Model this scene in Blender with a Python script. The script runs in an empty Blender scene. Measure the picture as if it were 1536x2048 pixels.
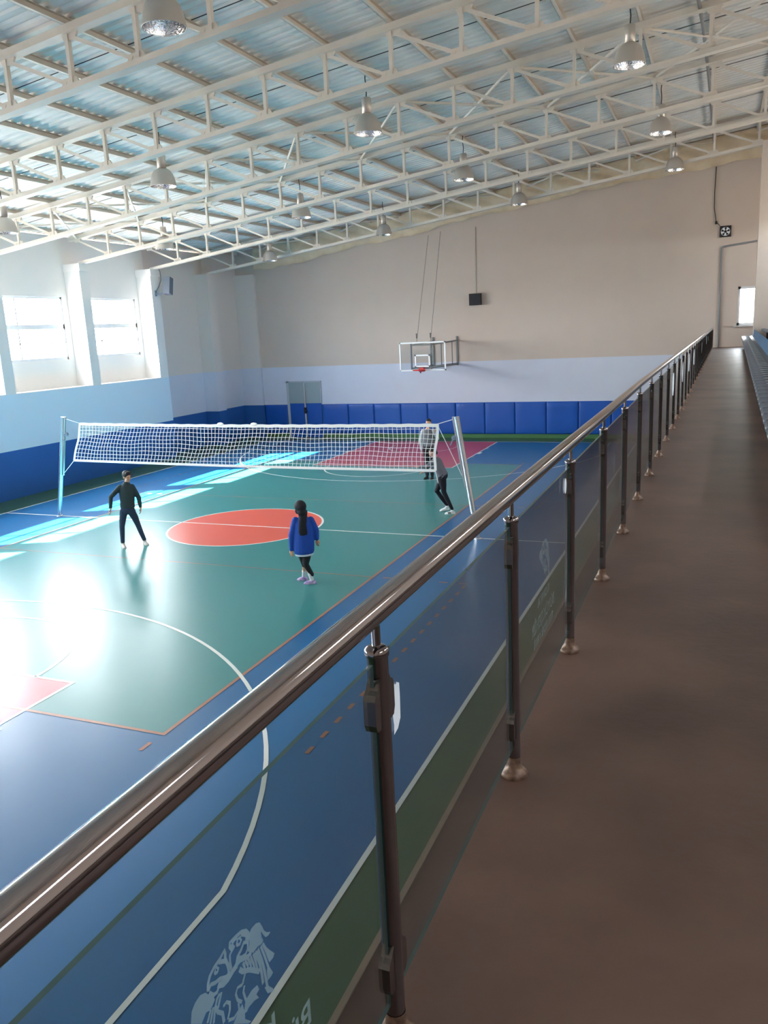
import bpy, bmesh, math, random
from mathutils import Vector, Matrix
random.seed(7)
PI = math.pi
scene = bpy.context.scene
COL = scene.collection

# ------------------------------------------------------------------ camera
CX, CY, CZ = 10.0669, -15.5942, 4.2727
YAW, PITCH, ROLL, FPX = 0.3976, -0.2207, -0.0484, 1603.43
def cam_axes():
    cy, sy = math.cos(YAW), math.sin(YAW)
    f0, r0, u0 = Vector((-sy, cy, 0)), Vector((cy, sy, 0)), Vector((0, 0, 1))
    cp, sp = math.cos(PITCH), math.sin(PITCH)
    f = f0*cp + u0*sp; u1 = u0*cp - f0*sp
    cr, sr = math.cos(ROLL), math.sin(ROLL)
    return r0*cr + u1*sr, u1*cr - r0*sr, f
cr_, cu_, cf_ = cam_axes()
cd = bpy.data.cameras.new('camera')
cam = bpy.data.objects.new('camera', cd); COL.objects.link(cam)
M = Matrix((cr_, cu_, -cf_)).transposed().to_4x4(); M.translation = (CX, CY, CZ)
cam.matrix_world = M
cd.sensor_fit = 'VERTICAL'; cd.sensor_height = 36.0; cd.lens = FPX/2048*36.0
cd.clip_start = 0.02; cd.clip_end = 300
scene.camera = cam

# ------------------------------------------------------------------ light
EXPOSURE = 1.90
SKY = 13.0
SUN = 36.0
w = bpy.data.worlds.new('sky'); scene.world = w; w.use_nodes = True
bg = w.node_tree.nodes['Background']
bg.inputs[1].default_value = SKY
_nt = w.node_tree                                   # pale sky above the horizon, darker ground below it
_tc = _nt.nodes.new('ShaderNodeTexCoord'); _sx = _nt.nodes.new('ShaderNodeSeparateXYZ'); _cr = _nt.nodes.new('ShaderNodeValToRGB')
_mr = _nt.nodes.new('ShaderNodeMapRange'); _mr.inputs[1].default_value = -1.0; _mr.inputs[2].default_value = 1.0
_nt.links.new(_tc.outputs['Generated'], _sx.inputs[0]); _nt.links.new(_sx.outputs['Z'], _mr.inputs[0]); _nt.links.new(_mr.outputs[0], _cr.inputs[0])
_e = _cr.color_ramp.elements; _e[0].position = 0.485; _e[0].color = (0.54, 0.48, 0.415, 1); _e[1].position = 0.505; _e[1].color = (1.05, 1.04, 1.02, 1)
_e2 = _cr.color_ramp.elements.new(0.75); _e2.color = (0.86, 0.92, 1.02, 1)
_nt.links.new(_cr.outputs[0], bg.inputs[0])
sd = bpy.data.lights.new('sun', 'SUN'); sd.energy = SUN; sd.angle = math.radians(0.6); sd.color = (1.0, 0.97, 0.92)
so = bpy.data.objects.new('sun', sd); COL.objects.link(so)
so.rotation_euler = Vector((1.0, 0.43, -0.96)).to_track_quat('-Z', 'Y').to_euler()
so.location = (-30, -10, 30)
def portal(name, loc, direction, sx, sy):
    d = bpy.data.lights.new(name, 'AREA'); d.shape = 'RECTANGLE'; d.size = sx; d.size_y = sy; d.energy = 1
    d.cycles.is_portal = True
    o = bpy.data.objects.new(name, d); COL.objects.link(o); o.location = loc
    o.rotation_euler = Vector(direction).to_track_quat('-Z', 'Y').to_euler()
scene.view_settings.view_transform = 'Standard'; scene.view_settings.look = 'None'
scene.view_settings.exposure = EXPOSURE; scene.view_settings.gamma = 1.0
scene.view_settings.use_curve_mapping = False
scene.cycles.max_bounces = 10; scene.cycles.diffuse_bounces = 5; scene.cycles.glossy_bounces = 4
scene.cycles.transparent_max_bounces = 24; scene.cycles.transmission_bounces = 4
scene.cycles.sample_clamp_indirect = 6.0
scene.cycles.caustics_reflective = False; scene.cycles.caustics_refractive = False
scene.cycles.use_denoising = True

# ------------------------------------------------------------------ helpers
def srgb(r, g, b):
    def c(v):
        v /= 255.0
        return v/12.92 if v <= 0.04045 else ((v+0.055)/1.055)**2.4
    return (c(r), c(g), c(b), 1.0)

def mat(name, col, rough=0.6, metal=0.0, spec=0.5, noise=0.0, scale=5.0, bump=0.0, bscale=20.0, rough_var=0.0, stretch=None, col2=None):
    m = bpy.data.materials.new(name); m.use_nodes = True
    nt = m.node_tree; b = nt.nodes['Principled BSDF']
    b.inputs['Base Color'].default_value = col
    b.inputs['Roughness'].default_value = rough; b.inputs['Metallic'].default_value = metal
    b.inputs['Specular IOR Level'].default_value = spec
    if noise or bump or rough_var or col2:
        tc = nt.nodes.new('ShaderNodeTexCoord'); mp = nt.nodes.new('ShaderNodeMapping')
        nt.links.new(tc.outputs['Object'], mp.inputs['Vector'])
        if stretch: mp.inputs['Scale'].default_value = stretch
        n = nt.nodes.new('ShaderNodeTexNoise'); n.inputs['Scale'].default_value = scale; n.inputs['Detail'].default_value = 5
        nt.links.new(mp.outputs[0], n.inputs['Vector'])
        if noise or col2:
            mx = nt.nodes.new('ShaderNodeMix'); mx.data_type = 'RGBA'
            mx.inputs[6].default_value = col
            mx.inputs[7].default_value = col2 if col2 else tuple(c*(1-noise) for c in col[:3]) + (1,)
            rp = nt.nodes.new('ShaderNodeMapRange'); rp.inputs[1].default_value = 0.35; rp.inputs[2].default_value = 0.68
            nt.links.new(n.outputs['Fac'], rp.inputs[0]); nt.links.new(rp.outputs[0], mx.inputs[0])
            nt.links.new(mx.outputs[2], b.inputs['Base Color'])
        if rough_var:
            rr = nt.nodes.new('ShaderNodeMapRange'); rr.inputs[1].default_value = 0.3; rr.inputs[2].default_value = 0.7
            rr.inputs[3].default_value = rough; rr.inputs[4].default_value = rough + rough_var
            nt.links.new(n.outputs['Fac'], rr.inputs[0]); nt.links.new(rr.outputs[0], b.inputs['Roughness'])
        if bump:
            n2 = nt.nodes.new('ShaderNodeTexNoise'); n2.inputs['Scale'].default_value = bscale; n2.inputs['Detail'].default_value = 3
            nt.links.new(mp.outputs[0], n2.inputs['Vector'])
            bp = nt.nodes.new('ShaderNodeBump'); bp.inputs['Strength'].default_value = bump; bp.inputs['Distance'].default_value = 0.02
            nt.links.new(n2.outputs['Fac'], bp.inputs['Height']); nt.links.new(bp.outputs[0], b.inputs['Normal'])
    return m

def glass_mat(name, tint, refl=0.5, rough=0.0):
    m = bpy.data.materials.new(name); m.use_nodes = True; nt = m.node_tree; nt.nodes.clear()
    out = nt.nodes.new('ShaderNodeOutputMaterial'); mx = nt.nodes.new('ShaderNodeMixShader')
    t = nt.nodes.new('ShaderNodeBsdfTransparent'); t.inputs[0].default_value = tint
    g = nt.nodes.new('ShaderNodeBsdfGlossy'); g.inputs['Roughness'].default_value = rough
    lw = nt.nodes.new('ShaderNodeLayerWeight'); lw.inputs[0].default_value = 0.5
    pw = nt.nodes.new('ShaderNodeMath'); pw.operation = 'POWER'; pw.inputs[1].default_value = 4.6
    ml = nt.nodes.new('ShaderNodeMath'); ml.operation = 'MULTIPLY_ADD'; ml.inputs[1].default_value = 0.9; ml.inputs[2].default_value = refl
    ml.use_clamp = True
    nt.links.new(lw.outputs['Facing'], pw.inputs[0]); nt.links.new(pw.outputs[0], ml.inputs[0])
    nt.links.new(ml.outputs[0], mx.inputs[0]); nt.links.new(t.outputs[0], mx.inputs[1]); nt.links.new(g.outputs[0], mx.inputs[2])
    nt.links.new(mx.outputs[0], out.inputs[0])
    return m

def frosted_mat(name, col, alpha):
    m = bpy.data.materials.new(name); m.use_nodes = True; nt = m.node_tree; nt.nodes.clear()
    out = nt.nodes.new('ShaderNodeOutputMaterial'); mx = nt.nodes.new('ShaderNodeMixShader')
    t = nt.nodes.new('ShaderNodeBsdfTransparent')
    ad = nt.nodes.new('ShaderNodeMixShader'); ad.inputs[0].default_value = 0.5
    d = nt.nodes.new('ShaderNodeBsdfDiffuse'); d.inputs[0].default_value = col
    tr = nt.nodes.new('ShaderNodeBsdfTranslucent'); tr.inputs[0].default_value = col
    nt.links.new(d.outputs[0], ad.inputs[1]); nt.links.new(tr.outputs[0], ad.inputs[2])
    mx.inputs[0].default_value = alpha
    nt.links.new(t.outputs[0], mx.inputs[1]); nt.links.new(ad.outputs[0], mx.inputs[2]); nt.links.new(mx.outputs[0], out.inputs[0])
    return m

class MB:
    def __init__(s): s.v = []; s.f = []; s.m = []; s.sm = []
    def add(s, vs, fs, mi=0, smooth=False):
        b = len(s.v); s.v += [tuple(v) for v in vs]
        for f in fs: s.f.append(tuple(b+i for i in f)); s.m.append(mi); s.sm.append(smooth)
    def box(s, lo, hi, mi=0):
        (a, b, c), (d, e, f) = lo, hi
        s.add([(a,b,c),(d,b,c),(d,e,c),(a,e,c),(a,b,f),(d,b,f),(d,e,f),(a,e,f)],
              [(0,3,2,1),(4,5,6,7),(0,1,5,4),(1,2,6,5),(2,3,7,6),(3,0,4,7)], mi)
    def beam(s, p, q, w, h, mi=0, up=(0,0,1)):
        p, q = Vector(p), Vector(q); d = (q-p).normalized(); u = Vector(up)
        sd = d.cross(u)
        if sd.length < 1e-6: sd = d.cross(Vector((1,0,0)))
        sd.normalize(); u = sd.cross(d).normalized()
        vs = []
        for c in (p, q):
            for a, b in ((-1,-1),(1,-1),(1,1),(-1,1)): vs.append(c + sd*(a*w/2) + u*(b*h/2))
        s.add(vs, [(0,1,2,3),(7,6,5,4),(0,4,5,1),(1,5,6,2),(2,6,7,3),(3,7,4,0)], mi)
    def tube(s, pts, r, n=10, mi=0, caps=True, smooth=True):
        pts = [Vector(p) for p in pts]; rs = r if isinstance(r, (list, tuple)) else [r]*len(pts)
        rings = []; prev = None
        for i, p in enumerate(pts):
            if i == 0: d = pts[1]-pts[0]
            elif i == len(pts)-1: d = pts[-1]-pts[-2]
            else: d = (pts[i+1]-pts[i]).normalized() + (pts[i]-pts[i-1]).normalized()
            d.normalize()
            if prev is None:
                a = d.orthogonal().normalized()
            else:
                a = prev - d*prev.dot(d)
                a = a.normalized() if a.length > 1e-6 else d.orthogonal().normalized()
            prev = a; b = d.cross(a)
            rings.append([p + (a*math.cos(t)+b*math.sin(t))*rs[i] for t in [2*PI*k/n for k in range(n)]])
        vs = [v for rg in rings for v in rg]; fs = []
        for i in range(len(pts)-1):
            for k in range(n):
                k2 = (k+1) % n; fs.append((i*n+k, i*n+k2, (i+1)*n+k2, (i+1)*n+k))
        s.add(vs, fs, mi, smooth)
        if caps:
            s.add(rings[0], [tuple(range(n-1,-1,-1))], mi); s.add(rings[-1], [tuple(range(n))], mi)
    def lathe(s, prof, c=(0,0,0), n=24, mi=0, smooth=True, caps=False):
        vs = []; fs = []
        for r, z in prof:
            for k in range(n):
                t = 2*PI*k/n; vs.append((c[0]+r*math.cos(t), c[1]+r*math.sin(t), c[2]+z))
        for i in range(len(prof)-1):
            for k in range(n):
                k2 = (k+1) % n; fs.append((i*n+k, i*n+k2, (i+1)*n+k2, (i+1)*n+k))
        if caps:
            fs.append(tuple(range(n-1,-1,-1))); fs.append(tuple((len(prof)-1)*n+k for k in range(n)))
        s.add(vs, fs, mi, smooth)
    def poly(s, pts, mi=0): s.add(pts, [tuple(range(len(pts)))], mi)
    def prism(s, pts, ext, mi=0):
        e = Vector(ext); n = len(pts); a = [Vector(p) for p in pts]; b = [p+e for p in a]
        s.add(a+b, [tuple(range(n-1,-1,-1)), tuple(range(n,2*n))] + [(i,(i+1)%n,n+(i+1)%n,n+i) for i in range(n)], mi)
    def ribbon(s, pts, wd, z, mi=0, closed=False):
        P = [Vector((p[0], p[1], 0)) for p in pts]; n = len(P); vs = []
        for i in range(n):
            if closed: a, b = P[i-1], P[(i+1) % n]; d1 = (P[i]-a).normalized(); d2 = (b-P[i]).normalized()
            else:
                d1 = (P[i]-P[i-1]).normalized() if i else (P[1]-P[0]).normalized()
                d2 = (P[i+1]-P[i]).normalized() if i < n-1 else d1
            t = (d1+d2).normalized(); nn = Vector((-t.y, t.x, 0)); k = wd/2/max(0.3, nn.dot(Vector((-d1.y, d1.x, 0))))
            for sg in (-1, 1): q = P[i] + nn*sg*k; vs.append((q.x, q.y, z))
        m_ = n if closed else n-1
        s.add(vs, [(2*i, 2*((i+1)%n), 2*((i+1)%n)+1, 2*i+1) for i in range(m_)], mi)
    def ell(s, c, r, n=12, mi=0, rot=None):
        vs = []; fs = []; m_ = n//2
        R = rot or Matrix.Identity(3)
        for i in range(m_+1):
            ph = PI*i/m_
            for k in range(n):
                t = 2*PI*k/n
                vs.append(Vector(c) + R @ Vector((r[0]*math.sin(ph)*math.cos(t), r[1]*math.sin(ph)*math.sin(t), r[2]*math.cos(ph))))
        for i in range(m_):
            for k in range(n):
                k2 = (k+1)%n; fs.append((i*n+k, (i+1)*n+k, (i+1)*n+k2, i*n+k2))
        s.add(vs, fs, mi, True)
    def mesh(s, name, mats, off=(0,0,0)):
        me = bpy.data.meshes.new(name)
        o = Vector(off)
        me.from_pydata([tuple(Vector(v)-o) for v in s.v], [], s.f)
        for m_ in (mats if isinstance(mats, (list, tuple)) else [mats]): me.materials.append(m_)
        me.polygons.foreach_set('material_index', s.m); me.polygons.foreach_set('use_smooth', s.sm)
        me.update(); return me
    def build(s, name, mats, parent=None, world=True):
        off = world_loc(parent) if (parent is not None and world) else (0,0,0)
        o = bpy.data.objects.new(name, s.mesh(name, mats, off)); COL.objects.link(o)
        if parent is not None: o.parent = parent
        return o

def world_loc(o):
    v = Vector((0,0,0))
    while o is not None: v += Vector(o.location); o = o.parent
    return v
def tag(o, label=None, cat=None, group=None, kind=None):
    if label: o['label'] = label
    if cat: o['category'] = cat
    if group: o['group'] = group
    if kind: o['kind'] = kind
    return o
def empty(name, loc, label=None, cat=None, group=None):
    o = bpy.data.objects.new(name, None); COL.objects.link(o); o.location = loc; o.empty_display_size = 0.1
    return tag(o, label, cat, group)
def copy_tree(o, parent=None, loc=None):
    c = o.copy(); COL.objects.link(c); c.parent = parent
    if loc is not None: c.location = loc
    for ch in list(o.children): copy_tree(ch, c)
    return c
def struct(mb, name, mats): return tag(mb.build(name, mats), kind='structure')
ORD = ['first','second','third','fourth','fifth','sixth','seventh','eighth','ninth','tenth','eleventh','twelfth','thirteenth','fourteenth','fifteenth','sixteenth','seventeenth','eighteenth','nineteenth']
TENS = {2:'twent',3:'thirt',4:'fort',5:'fift',6:'sixt'}
def ordinal(n):
    if n <= 19: return ORD[n-1]
    t, u = divmod(n, 10)
    return TENS[t]+'ieth' if u == 0 else TENS[t]+'y-'+ORD[u-1]

# ------------------------------------------------------------------ materials
def floor_mat(name, col): return mat(name, col, rough=0.30, spec=0.5, bump=0.08, bscale=1.6, stretch=(1.0,1.0,1.0))
F_BLUE = floor_mat('floor_blue', srgb(24,98,150)); F_TEAL = floor_mat('floor_teal', srgb(54,132,130))
F_GREEN = floor_mat('floor_green', srgb(54,88,56)); F_RED = floor_mat('floor_red', srgb(190,66,76))
F_CORAL = floor_mat('floor_coral', srgb(226,94,74)); F_WHITE = floor_mat('line_white', srgb(232,232,226)); F_ORANGE = floor_mat('line_orange', srgb(168,110,84))
W_BEIGE = mat('wall_beige', srgb(208,192,180), 0.85, noise=0.03, scale=1.5)
W_LBLUE = mat('wall_light_blue', srgb(212,216,230), 0.8, noise=0.03, scale=1.5)
W_BLUE = mat('wall_blue', srgb(38,98,172), 0.55, noise=0.06, scale=1.5)
W_GREEN = mat('base_green', srgb(70,120,74), 0.6)
W_WHITE = mat('wall_white', srgb(226,224,220), 0.8)
STEEL_W = mat('painted_steel', srgb(228,219,208), 0.5, noise=0.06, scale=4)
ROOF = mat('galvanised_sheet', srgb(236,234,230), 0.55, metal=0.0, noise=0.06, scale=3)
SEAM = mat('seam_dark', srgb(60,58,56), 0.8)
CHROME = mat('stainless_steel', srgb(170,164,166), 0.07, metal=1.0)
POSTM = mat('post_stainless', srgb(138,132,134), 0.07, metal=1.0)
CHROME_D = mat('stainless_dull', srgb(128,122,120), 0.22, metal=1.0)
RUST = mat('rusty_flange', srgb(136,112,94), 0.45, metal=0.3, noise=0.35, scale=60, col2=srgb(84,60,48))
CONC = mat('gallery_concrete', srgb(100,76,64), 0.5, scale=1.7, col2=srgb(70,50,42), bump=0.05, bscale=30)
CONC_E = mat('slab_edge', srgb(150,130,112), 0.8)
GLASS = glass_mat('panel_glass', (0.80,0.85,0.86,1), 0.035)
GLASS_E = mat('glass_edge', srgb(66,92,90), 0.2)
CLEAR = glass_mat('window_glass', (0.96,0.98,0.98,1), 0.03)
FROST = frosted_mat('frosted_film', srgb(205,222,228), 0.38)
MARK_W = frosted_mat('white_mark_mat', srgb(240,240,244), 0.92)
MAT_BLUE = mat('mat_vinyl', srgb(20,86,180), 0.38, noise=0.08, scale=2, bump=0.25, bscale=5)
BLACK = mat('black_plastic', srgb(30,30,34), 0.5)
GREY_P = mat('grey_plastic', srgb(120,134,152), 0.5)
ALU = mat('lamp_aluminium', srgb(206,198,190), 0.42, metal=0.6)
ALU_IN = mat('lamp_reflector', srgb(235,235,238), 0.12, metal=1.0, bump=0.6, bscale=25)
CABLE = mat('cable_black', srgb(24,24,26), 0.6)
NETW = mat('net_white', srgb(240,240,240), 0.7)
TAPE = mat('net_tape', srgb(244,243,240), 0.7)
CLOTH = mat('insulation_film', srgb(232,212,182), 0.5, noise=0.12, scale=3, bump=0.5, bscale=4)
PIPE = mat('grey_pipe', srgb(132,134,136), 0.5)
FRAME_W = mat('window_frame', srgb(226,226,228), 0.5)
DOORG = mat('door_panel', srgb(150,166,170), 0.45)
SEATM = mat('seat_plastic', srgb(92,100,112), 0.42)
SEATB = mat('seat_plastic_blue', srgb(84,116,150), 0.42)
RIMRED = mat('rim_red', srgb(210,62,62), 0.45)
BOARD_W = mat('board_white', srgb(244,244,244), 0.5)
BOARD_G = glass_mat('board_acrylic', (0.93,0.94,0.94,1), 0.04)
FRAME_G = mat('hoop_frame_grey', srgb(120,122,124), 0.5, metal=0.3)

# ------------------------------------------------------------------ hall data
XL, XB, XR, YF, YN = -8.87, -9.5, 13.6, 15.1, -19.0
def zbot(x): return 6.86 + 0.118*(x+8.87)            # bottom chord
def zroof(x): return zbot(x) + 0.985                  # underside of sheeting

# ---- floor
def arc(cx, cy, r, a0, a1, n=64): return [(cx+r*math.cos(a0+(a1-a0)*i/n), cy+r*math.sin(a0+(a1-a0)*i/n)) for i in range(n+1)]
fl = MB()
fl.add([(-10,YN-.3,0),(XR+.3,YN-.3,0),(XR+.3,YF+.2,0),(-10,YF+.2,0),(-10,YN-.3,-.2),(XR+.3,YN-.3,-.2),(XR+.3,YF+.2,-.2),(-10,YF+.2,-.2)],
       [(0,1,2,3),(7,6,5,4),(0,4,5,1),(1,5,6,2),(2,6,7,3),(3,7,4,0)], 0)
def rect(x0, y0, x1, y1, z, mi): fl.add([(x0,y0,z),(x1,y0,z),(x1,y1,z),(x0,y1,z)], [(0,1,2,3)], mi)
rect(-7.5,-14,7.5,14,.001,1); rect(-4.5,-9,4.5,9,.002,2)
for s in (-1,1):
    y0, y1 = sorted((s*8.2, s*14)); rect(-2.45,y0,2.45,y1,.003,3)
fl.add([(p[0],p[1],.003) for p in arc(0,0,1.8,0,2*PI,72)[:-1]], [tuple(range(72))], 4)
LW = .05
def line(pts, mi=5, wd=LW, z=.005, closed=False): fl.ribbon(pts, wd, z, mi, closed)
line([(-4.5,-9),(4.5,-9),(4.5,9),(-4.5,9)], 6, closed=True, z=.004)
for s in (-1,1): line([(-4.5,3*s),(4.5,3*s)], 6, .03, .004)
line([(-7.5,-14),(7.5,-14),(7.5,14),(-7.5,14)], closed=True)
line([(-7.5,0),(7.5,0)])
line(arc(0,0,1.8,0,2*PI,72)[:-1], closed=True)
for s in (-1,1):
    line([(-2.45,s*14),(-2.45,s*8.2),(2.45,s*8.2),(2.45,s*14)])
    line([(p[0], s*p[1]) for p in arc(0,8.2,1.8,PI,2*PI,40)])
    a = math.acos(6.6/6.75)
    line([(p[0], s*p[1]) for p in [(-6.6,14)] + arc(0,12.425,6.75,PI+a,2*PI-a,64) + [(6.6,14)]])
    line([(p[0], s*p[1]) for p in [(-1.25,12.8)] + arc(0,12.425,1.25,PI,2*PI,30) + [(1.25,12.8)]])
    for sx in (-1,1):
        for yy, ln in ((12.25,.05),(11.2,.4),(10.35,.05),(9.5,.05)):
            line([(sx*2.475, s*yy),(sx*2.58, s*yy)], wd=ln)
for sx in (-1,1):
    for s in (-1,1):
        yy = 3.1
        while yy < 9.0: line([(sx*6.24, s*yy),(sx*6.24, s*(yy+.15))], 6, .05, .004); yy += .353
        for k in range(5): line([(sx*(4.7+.35*k), s*3),(sx*(4.85+.35*k), s*3)], 6, .05, .004)
        line([(sx*4.475, s*9.2),(sx*4.475, s*9.38)], 6, .05, .004)
struct(fl, 'floor', [F_GREEN,F_BLUE,F_TEAL,F_RED,F_CORAL,F_WHITE,F_ORANGE])

# ---- wall helpers: paint bands by height
def zsplit(z0, z1):
    c = [z0] + [z for z in (0.16,1.4,3.0) if z0 < z < z1] + [z1]
    return list(zip(c[:-1], c[1:]))
def band(z): return 0 if z < .16 else 1 if z < 1.4 else 2 if z < 3.0 else 3
PAINT = [W_GREEN, W_BLUE, W_LBLUE, W_BEIGE]
PAINT_L = [W_BLUE, W_BLUE, mat('side_wall_flare_blue', srgb(212,228,240), .8), mat('side_wall_flare_white', srgb(232,229,226), .85)]  # upper bands whitened: window flare put into the wall colour
# ---- left wall with window niches
wl = MB()
def wbox(mb, x0, y0, z0, x1, y1, z1, k=0):
    for a, b in zsplit(z0, z1): mb.box((x0,y0,a),(x1,y1,b), band((a+b)/2)+k)
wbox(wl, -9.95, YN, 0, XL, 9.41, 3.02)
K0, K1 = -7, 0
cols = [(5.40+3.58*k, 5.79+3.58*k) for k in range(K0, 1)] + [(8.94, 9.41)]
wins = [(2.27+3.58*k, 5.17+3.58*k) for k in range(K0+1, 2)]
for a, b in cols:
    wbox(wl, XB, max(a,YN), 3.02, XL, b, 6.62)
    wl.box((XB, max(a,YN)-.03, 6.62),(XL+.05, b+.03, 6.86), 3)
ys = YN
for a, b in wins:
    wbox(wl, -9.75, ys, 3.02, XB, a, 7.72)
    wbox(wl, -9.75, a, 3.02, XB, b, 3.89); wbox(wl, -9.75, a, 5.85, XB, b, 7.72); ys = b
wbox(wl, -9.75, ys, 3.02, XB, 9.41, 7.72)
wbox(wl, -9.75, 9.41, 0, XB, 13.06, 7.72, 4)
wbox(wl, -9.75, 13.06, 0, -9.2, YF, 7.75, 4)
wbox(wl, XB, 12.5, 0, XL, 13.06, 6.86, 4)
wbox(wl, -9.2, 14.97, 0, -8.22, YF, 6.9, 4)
struct(wl, 'wall_left', PAINT_L + [W_BLUE, W_BLUE, W_LBLUE, mat('side_wall_faint_flare', srgb(224,214,206), .85)])  # far stretch less whitened, where the painted flare fades
for i, (a, b) in enumerate(wins):
    fr = MB(); x0, x1 = -9.60, -9.53
    for y0, y1, z0, z1 in ((a,a+.06,3.89,5.85),(b-.06,b,3.89,5.85),(a,b,3.89,3.97),(a,b,5.79,5.85),(a,b,4.86,5.00),
                           (a,b,4.42,4.45),(a+.95,a+1.0,5.00,5.79),(a+.95,a+1.0,3.97,4.86)):
        fr.box((x0,y0,z0),(x1,y1,z1))
    g = struct(fr, 'window_%d' % (i+1), FRAME_W)
    p = MB(); p.box((-9.57,a+.06,3.97),(-9.565,b-.06,5.79)); p.build('pane', CLEAR, g)
    portal('window_portal', (-9.65,(a+b)/2,4.87), (1,0,0), 2.9, 1.95)

# ---- far wall
wf = MB()
HX = [(10.60,11.20,3.92,5.20),(9.965,10.285,6.865,7.185)]
xs = sorted({-10.0, 14.0} | {h[0] for h in HX} | {h[1] for h in HX}); zs = sorted({0,.16,1.4,3.0,7.6} | {h[2] for h in HX} | {h[3] for h in HX})
for xa, xb in zip(xs[:-1], xs[1:]):
    for za, zb in zip(zs[:-1], zs[1:]):
        xm, zm = (xa+xb)/2, (za+zb)/2
        if any(h[0] < xm < h[1] and h[2] < zm < h[3] for h in HX): continue
        wf.box((xa,YF,za),(xb,YF+.25,zb), band(zm))
wf.prism([(-10,YF,7.6),(14,YF,7.6),(14,YF,zroof(14)+.1),(-10,YF,zroof(-10)+.1)], (0,.25,0), 3)
struct(wf, 'wall_far', PAINT)
fw = MB()
for x0,x1,z0,z1 in ((10.60,10.68,3.92,5.20),(11.12,11.20,3.92,5.20),(10.60,11.20,3.92,4.0),(10.60,11.20,5.12,5.20)): fw.box((x0,YF+.02,z0),(x1,YF+.09,z1))
fw.box((10.50,YF-.05,3.87),(11.25,YF+.02,3.92))
g = struct(fw, 'window_20', FRAME_W)
p = MB(); p.box((10.68,YF+.05,4.0),(11.12,YF+.055,5.12)); p.build('pane', CLEAR, g)
portal('window_portal', (10.9,YF+.2,4.56), (0,-1,0), .6, 1.28)

# ---- near and right walls (behind and beside the camera)
wn = MB()
for za, zb in zsplit(0, 7.6): wn.box((-10,YN-.25,za),(14,YN,zb), band((za+zb)/2))
wn.prism([(-10,YN-.25,7.6),(14,YN-.25,7.6),(14,YN-.25,zroof(14)+.1),(-10,YN-.25,zroof(-10)+.1)], (0,.25,0), 3)
struct(wn, 'wall_near', PAINT)
wr = MB(); RW = [(-17.5+4.6*k, -17.5+4.6*k+2.4) for k in range(7)]
ys = YN
for a, b in RW:
    wr.box((XR,ys,0),(XR+.25,a,9.0), 3)
    wr.box((XR,a,0),(XR+.25,b,6.5), 3); wr.box((XR,a,7.1),(XR+.25,b,9.0), 3); ys = b
wr.box((XR,ys,0),(XR+.25,YF,9.0), 3); wr.box((XR,YN,9.0),(XR+.25,YF,zroof(XR)+.15), 3)
struct(wr, 'wall_right', PAINT)
for i, (a, b) in enumerate(RW):
    fr = MB()
    for y0,y1,z0,z1 in ((a,a+.06,6.5,7.1),(b-.06,b,6.5,7.1),(a,b,6.5,6.56),(a,b,7.04,7.1),((a+b)/2-.03,(a+b)/2+.03,6.5,7.1)): fr.box((XR+.08,y0,z0),(XR+.14,y1,z1))
    g = struct(fr, 'window_%d' % (i+21), FRAME_W)
    p = MB(); p.box((XR+.11,a+.06,6.56),(XR+.115,b-.06,7.04)); p.build('pane', CLEAR, g)
    portal('window_portal', (XR+.2,(a+b)/2,6.8), (-1,0,0), 2.4, .6)

# ---- pillar on the gallery
pl = MB(); pl.box((11.045,12.35,3.2),(11.6,12.85,zbot(11.3)+.02)); struct(pl, 'wall_pillar', mat('pillar_paint', srgb(214,200,188), 0.8, noise=.03))

# ---- corrugated roof
rf = MB(); pr = []; y = YN-.2; per = .22
while y < YF+.3:
    pr += [(y,0),(y+.10,0),(y+.125,.035),(y+.195,.035)]; y += per
vs = []
for x in (-10.0, 14.0):
    for yy, dz in pr: vs.append((x, yy, zroof(x)+dz))
n = len(pr); rf.add(vs, [(i, n+i, n+i+1, i+1) for i in range(n-1)], 0)
rf.add([(-10,YN-.3,zroof(-10)+.12),(14,YN-.3,zroof(14)+.12),(14,YF+.3,zroof(14)+.12),(-10,YF+.3,zroof(-10)+.12)], [(0,1,2,3)], 0)
for k in range(-7, 4):
    for dy in (1.35,):
        yy = 2.02+3.58*k+dy
        rf.beam((-9.5,yy,zroof(-9.5)-.004),(13.6,yy,zroof(13.6)-.004), .018, .008, 1)
struct(rf, 'ceiling', [ROOF, SEAM])
# ---- blue padding on the far wall
seams = [-5.38,-4.22,-3.04,-1.85,-.69,.49,1.68,2.88,4.09,5.30,6.50,7.70,8.90,10.1,11.3,12.5]
def wall_mat_mb(w_):
    b = MB(); h0, h1, t = .16, 1.40, .055
    G = [0,.012,.05,.2,.4,.6,.8,.95,.988,1]; n = m_ = 9; vs = []; fs = []
    for i in range(n+1):
        for j in range(m_+1):
            u, v = G[i], G[j]
            e = min(u, 1-u, v, 1-v); d = t*(.3 if e == 0 else .85 if e < .03 else 1)
            d += .005*math.sin(7*u+3*v+w_*40)*(1 if e > .03 else 0)
            vs.append((.008+(w_-.016)*u, -d, h0+(h1-h0)*v))
    for i in range(n):
        for j in range(m_): a = i*(m_+1)+j; fs.append((a, a+m_+1, a+m_+2, a+1))
    b.add(vs, fs, 0, True)
    b.box((.008,-.02,h0),(w_-.008,-.002,h1)); return b
for i, (a, b_) in enumerate(zip(seams[:-1], seams[1:])):
    o = wall_mat_mb(b_-a).build('wall_mat', MAT_BLUE); o.location = (a, YF, 0)
    where = 'immediately right of the double door' if i == 0 else ordinal(i+1)+' to the right of the far double door'
    tag(o, 'blue padded wall mat, '+where, 'wall mat', 'padded mats along the far wall')
o = wall_mat_mb(1.14).build('wall_mat', MAT_BLUE); o.location = (-8.22, YF, 0)
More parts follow.
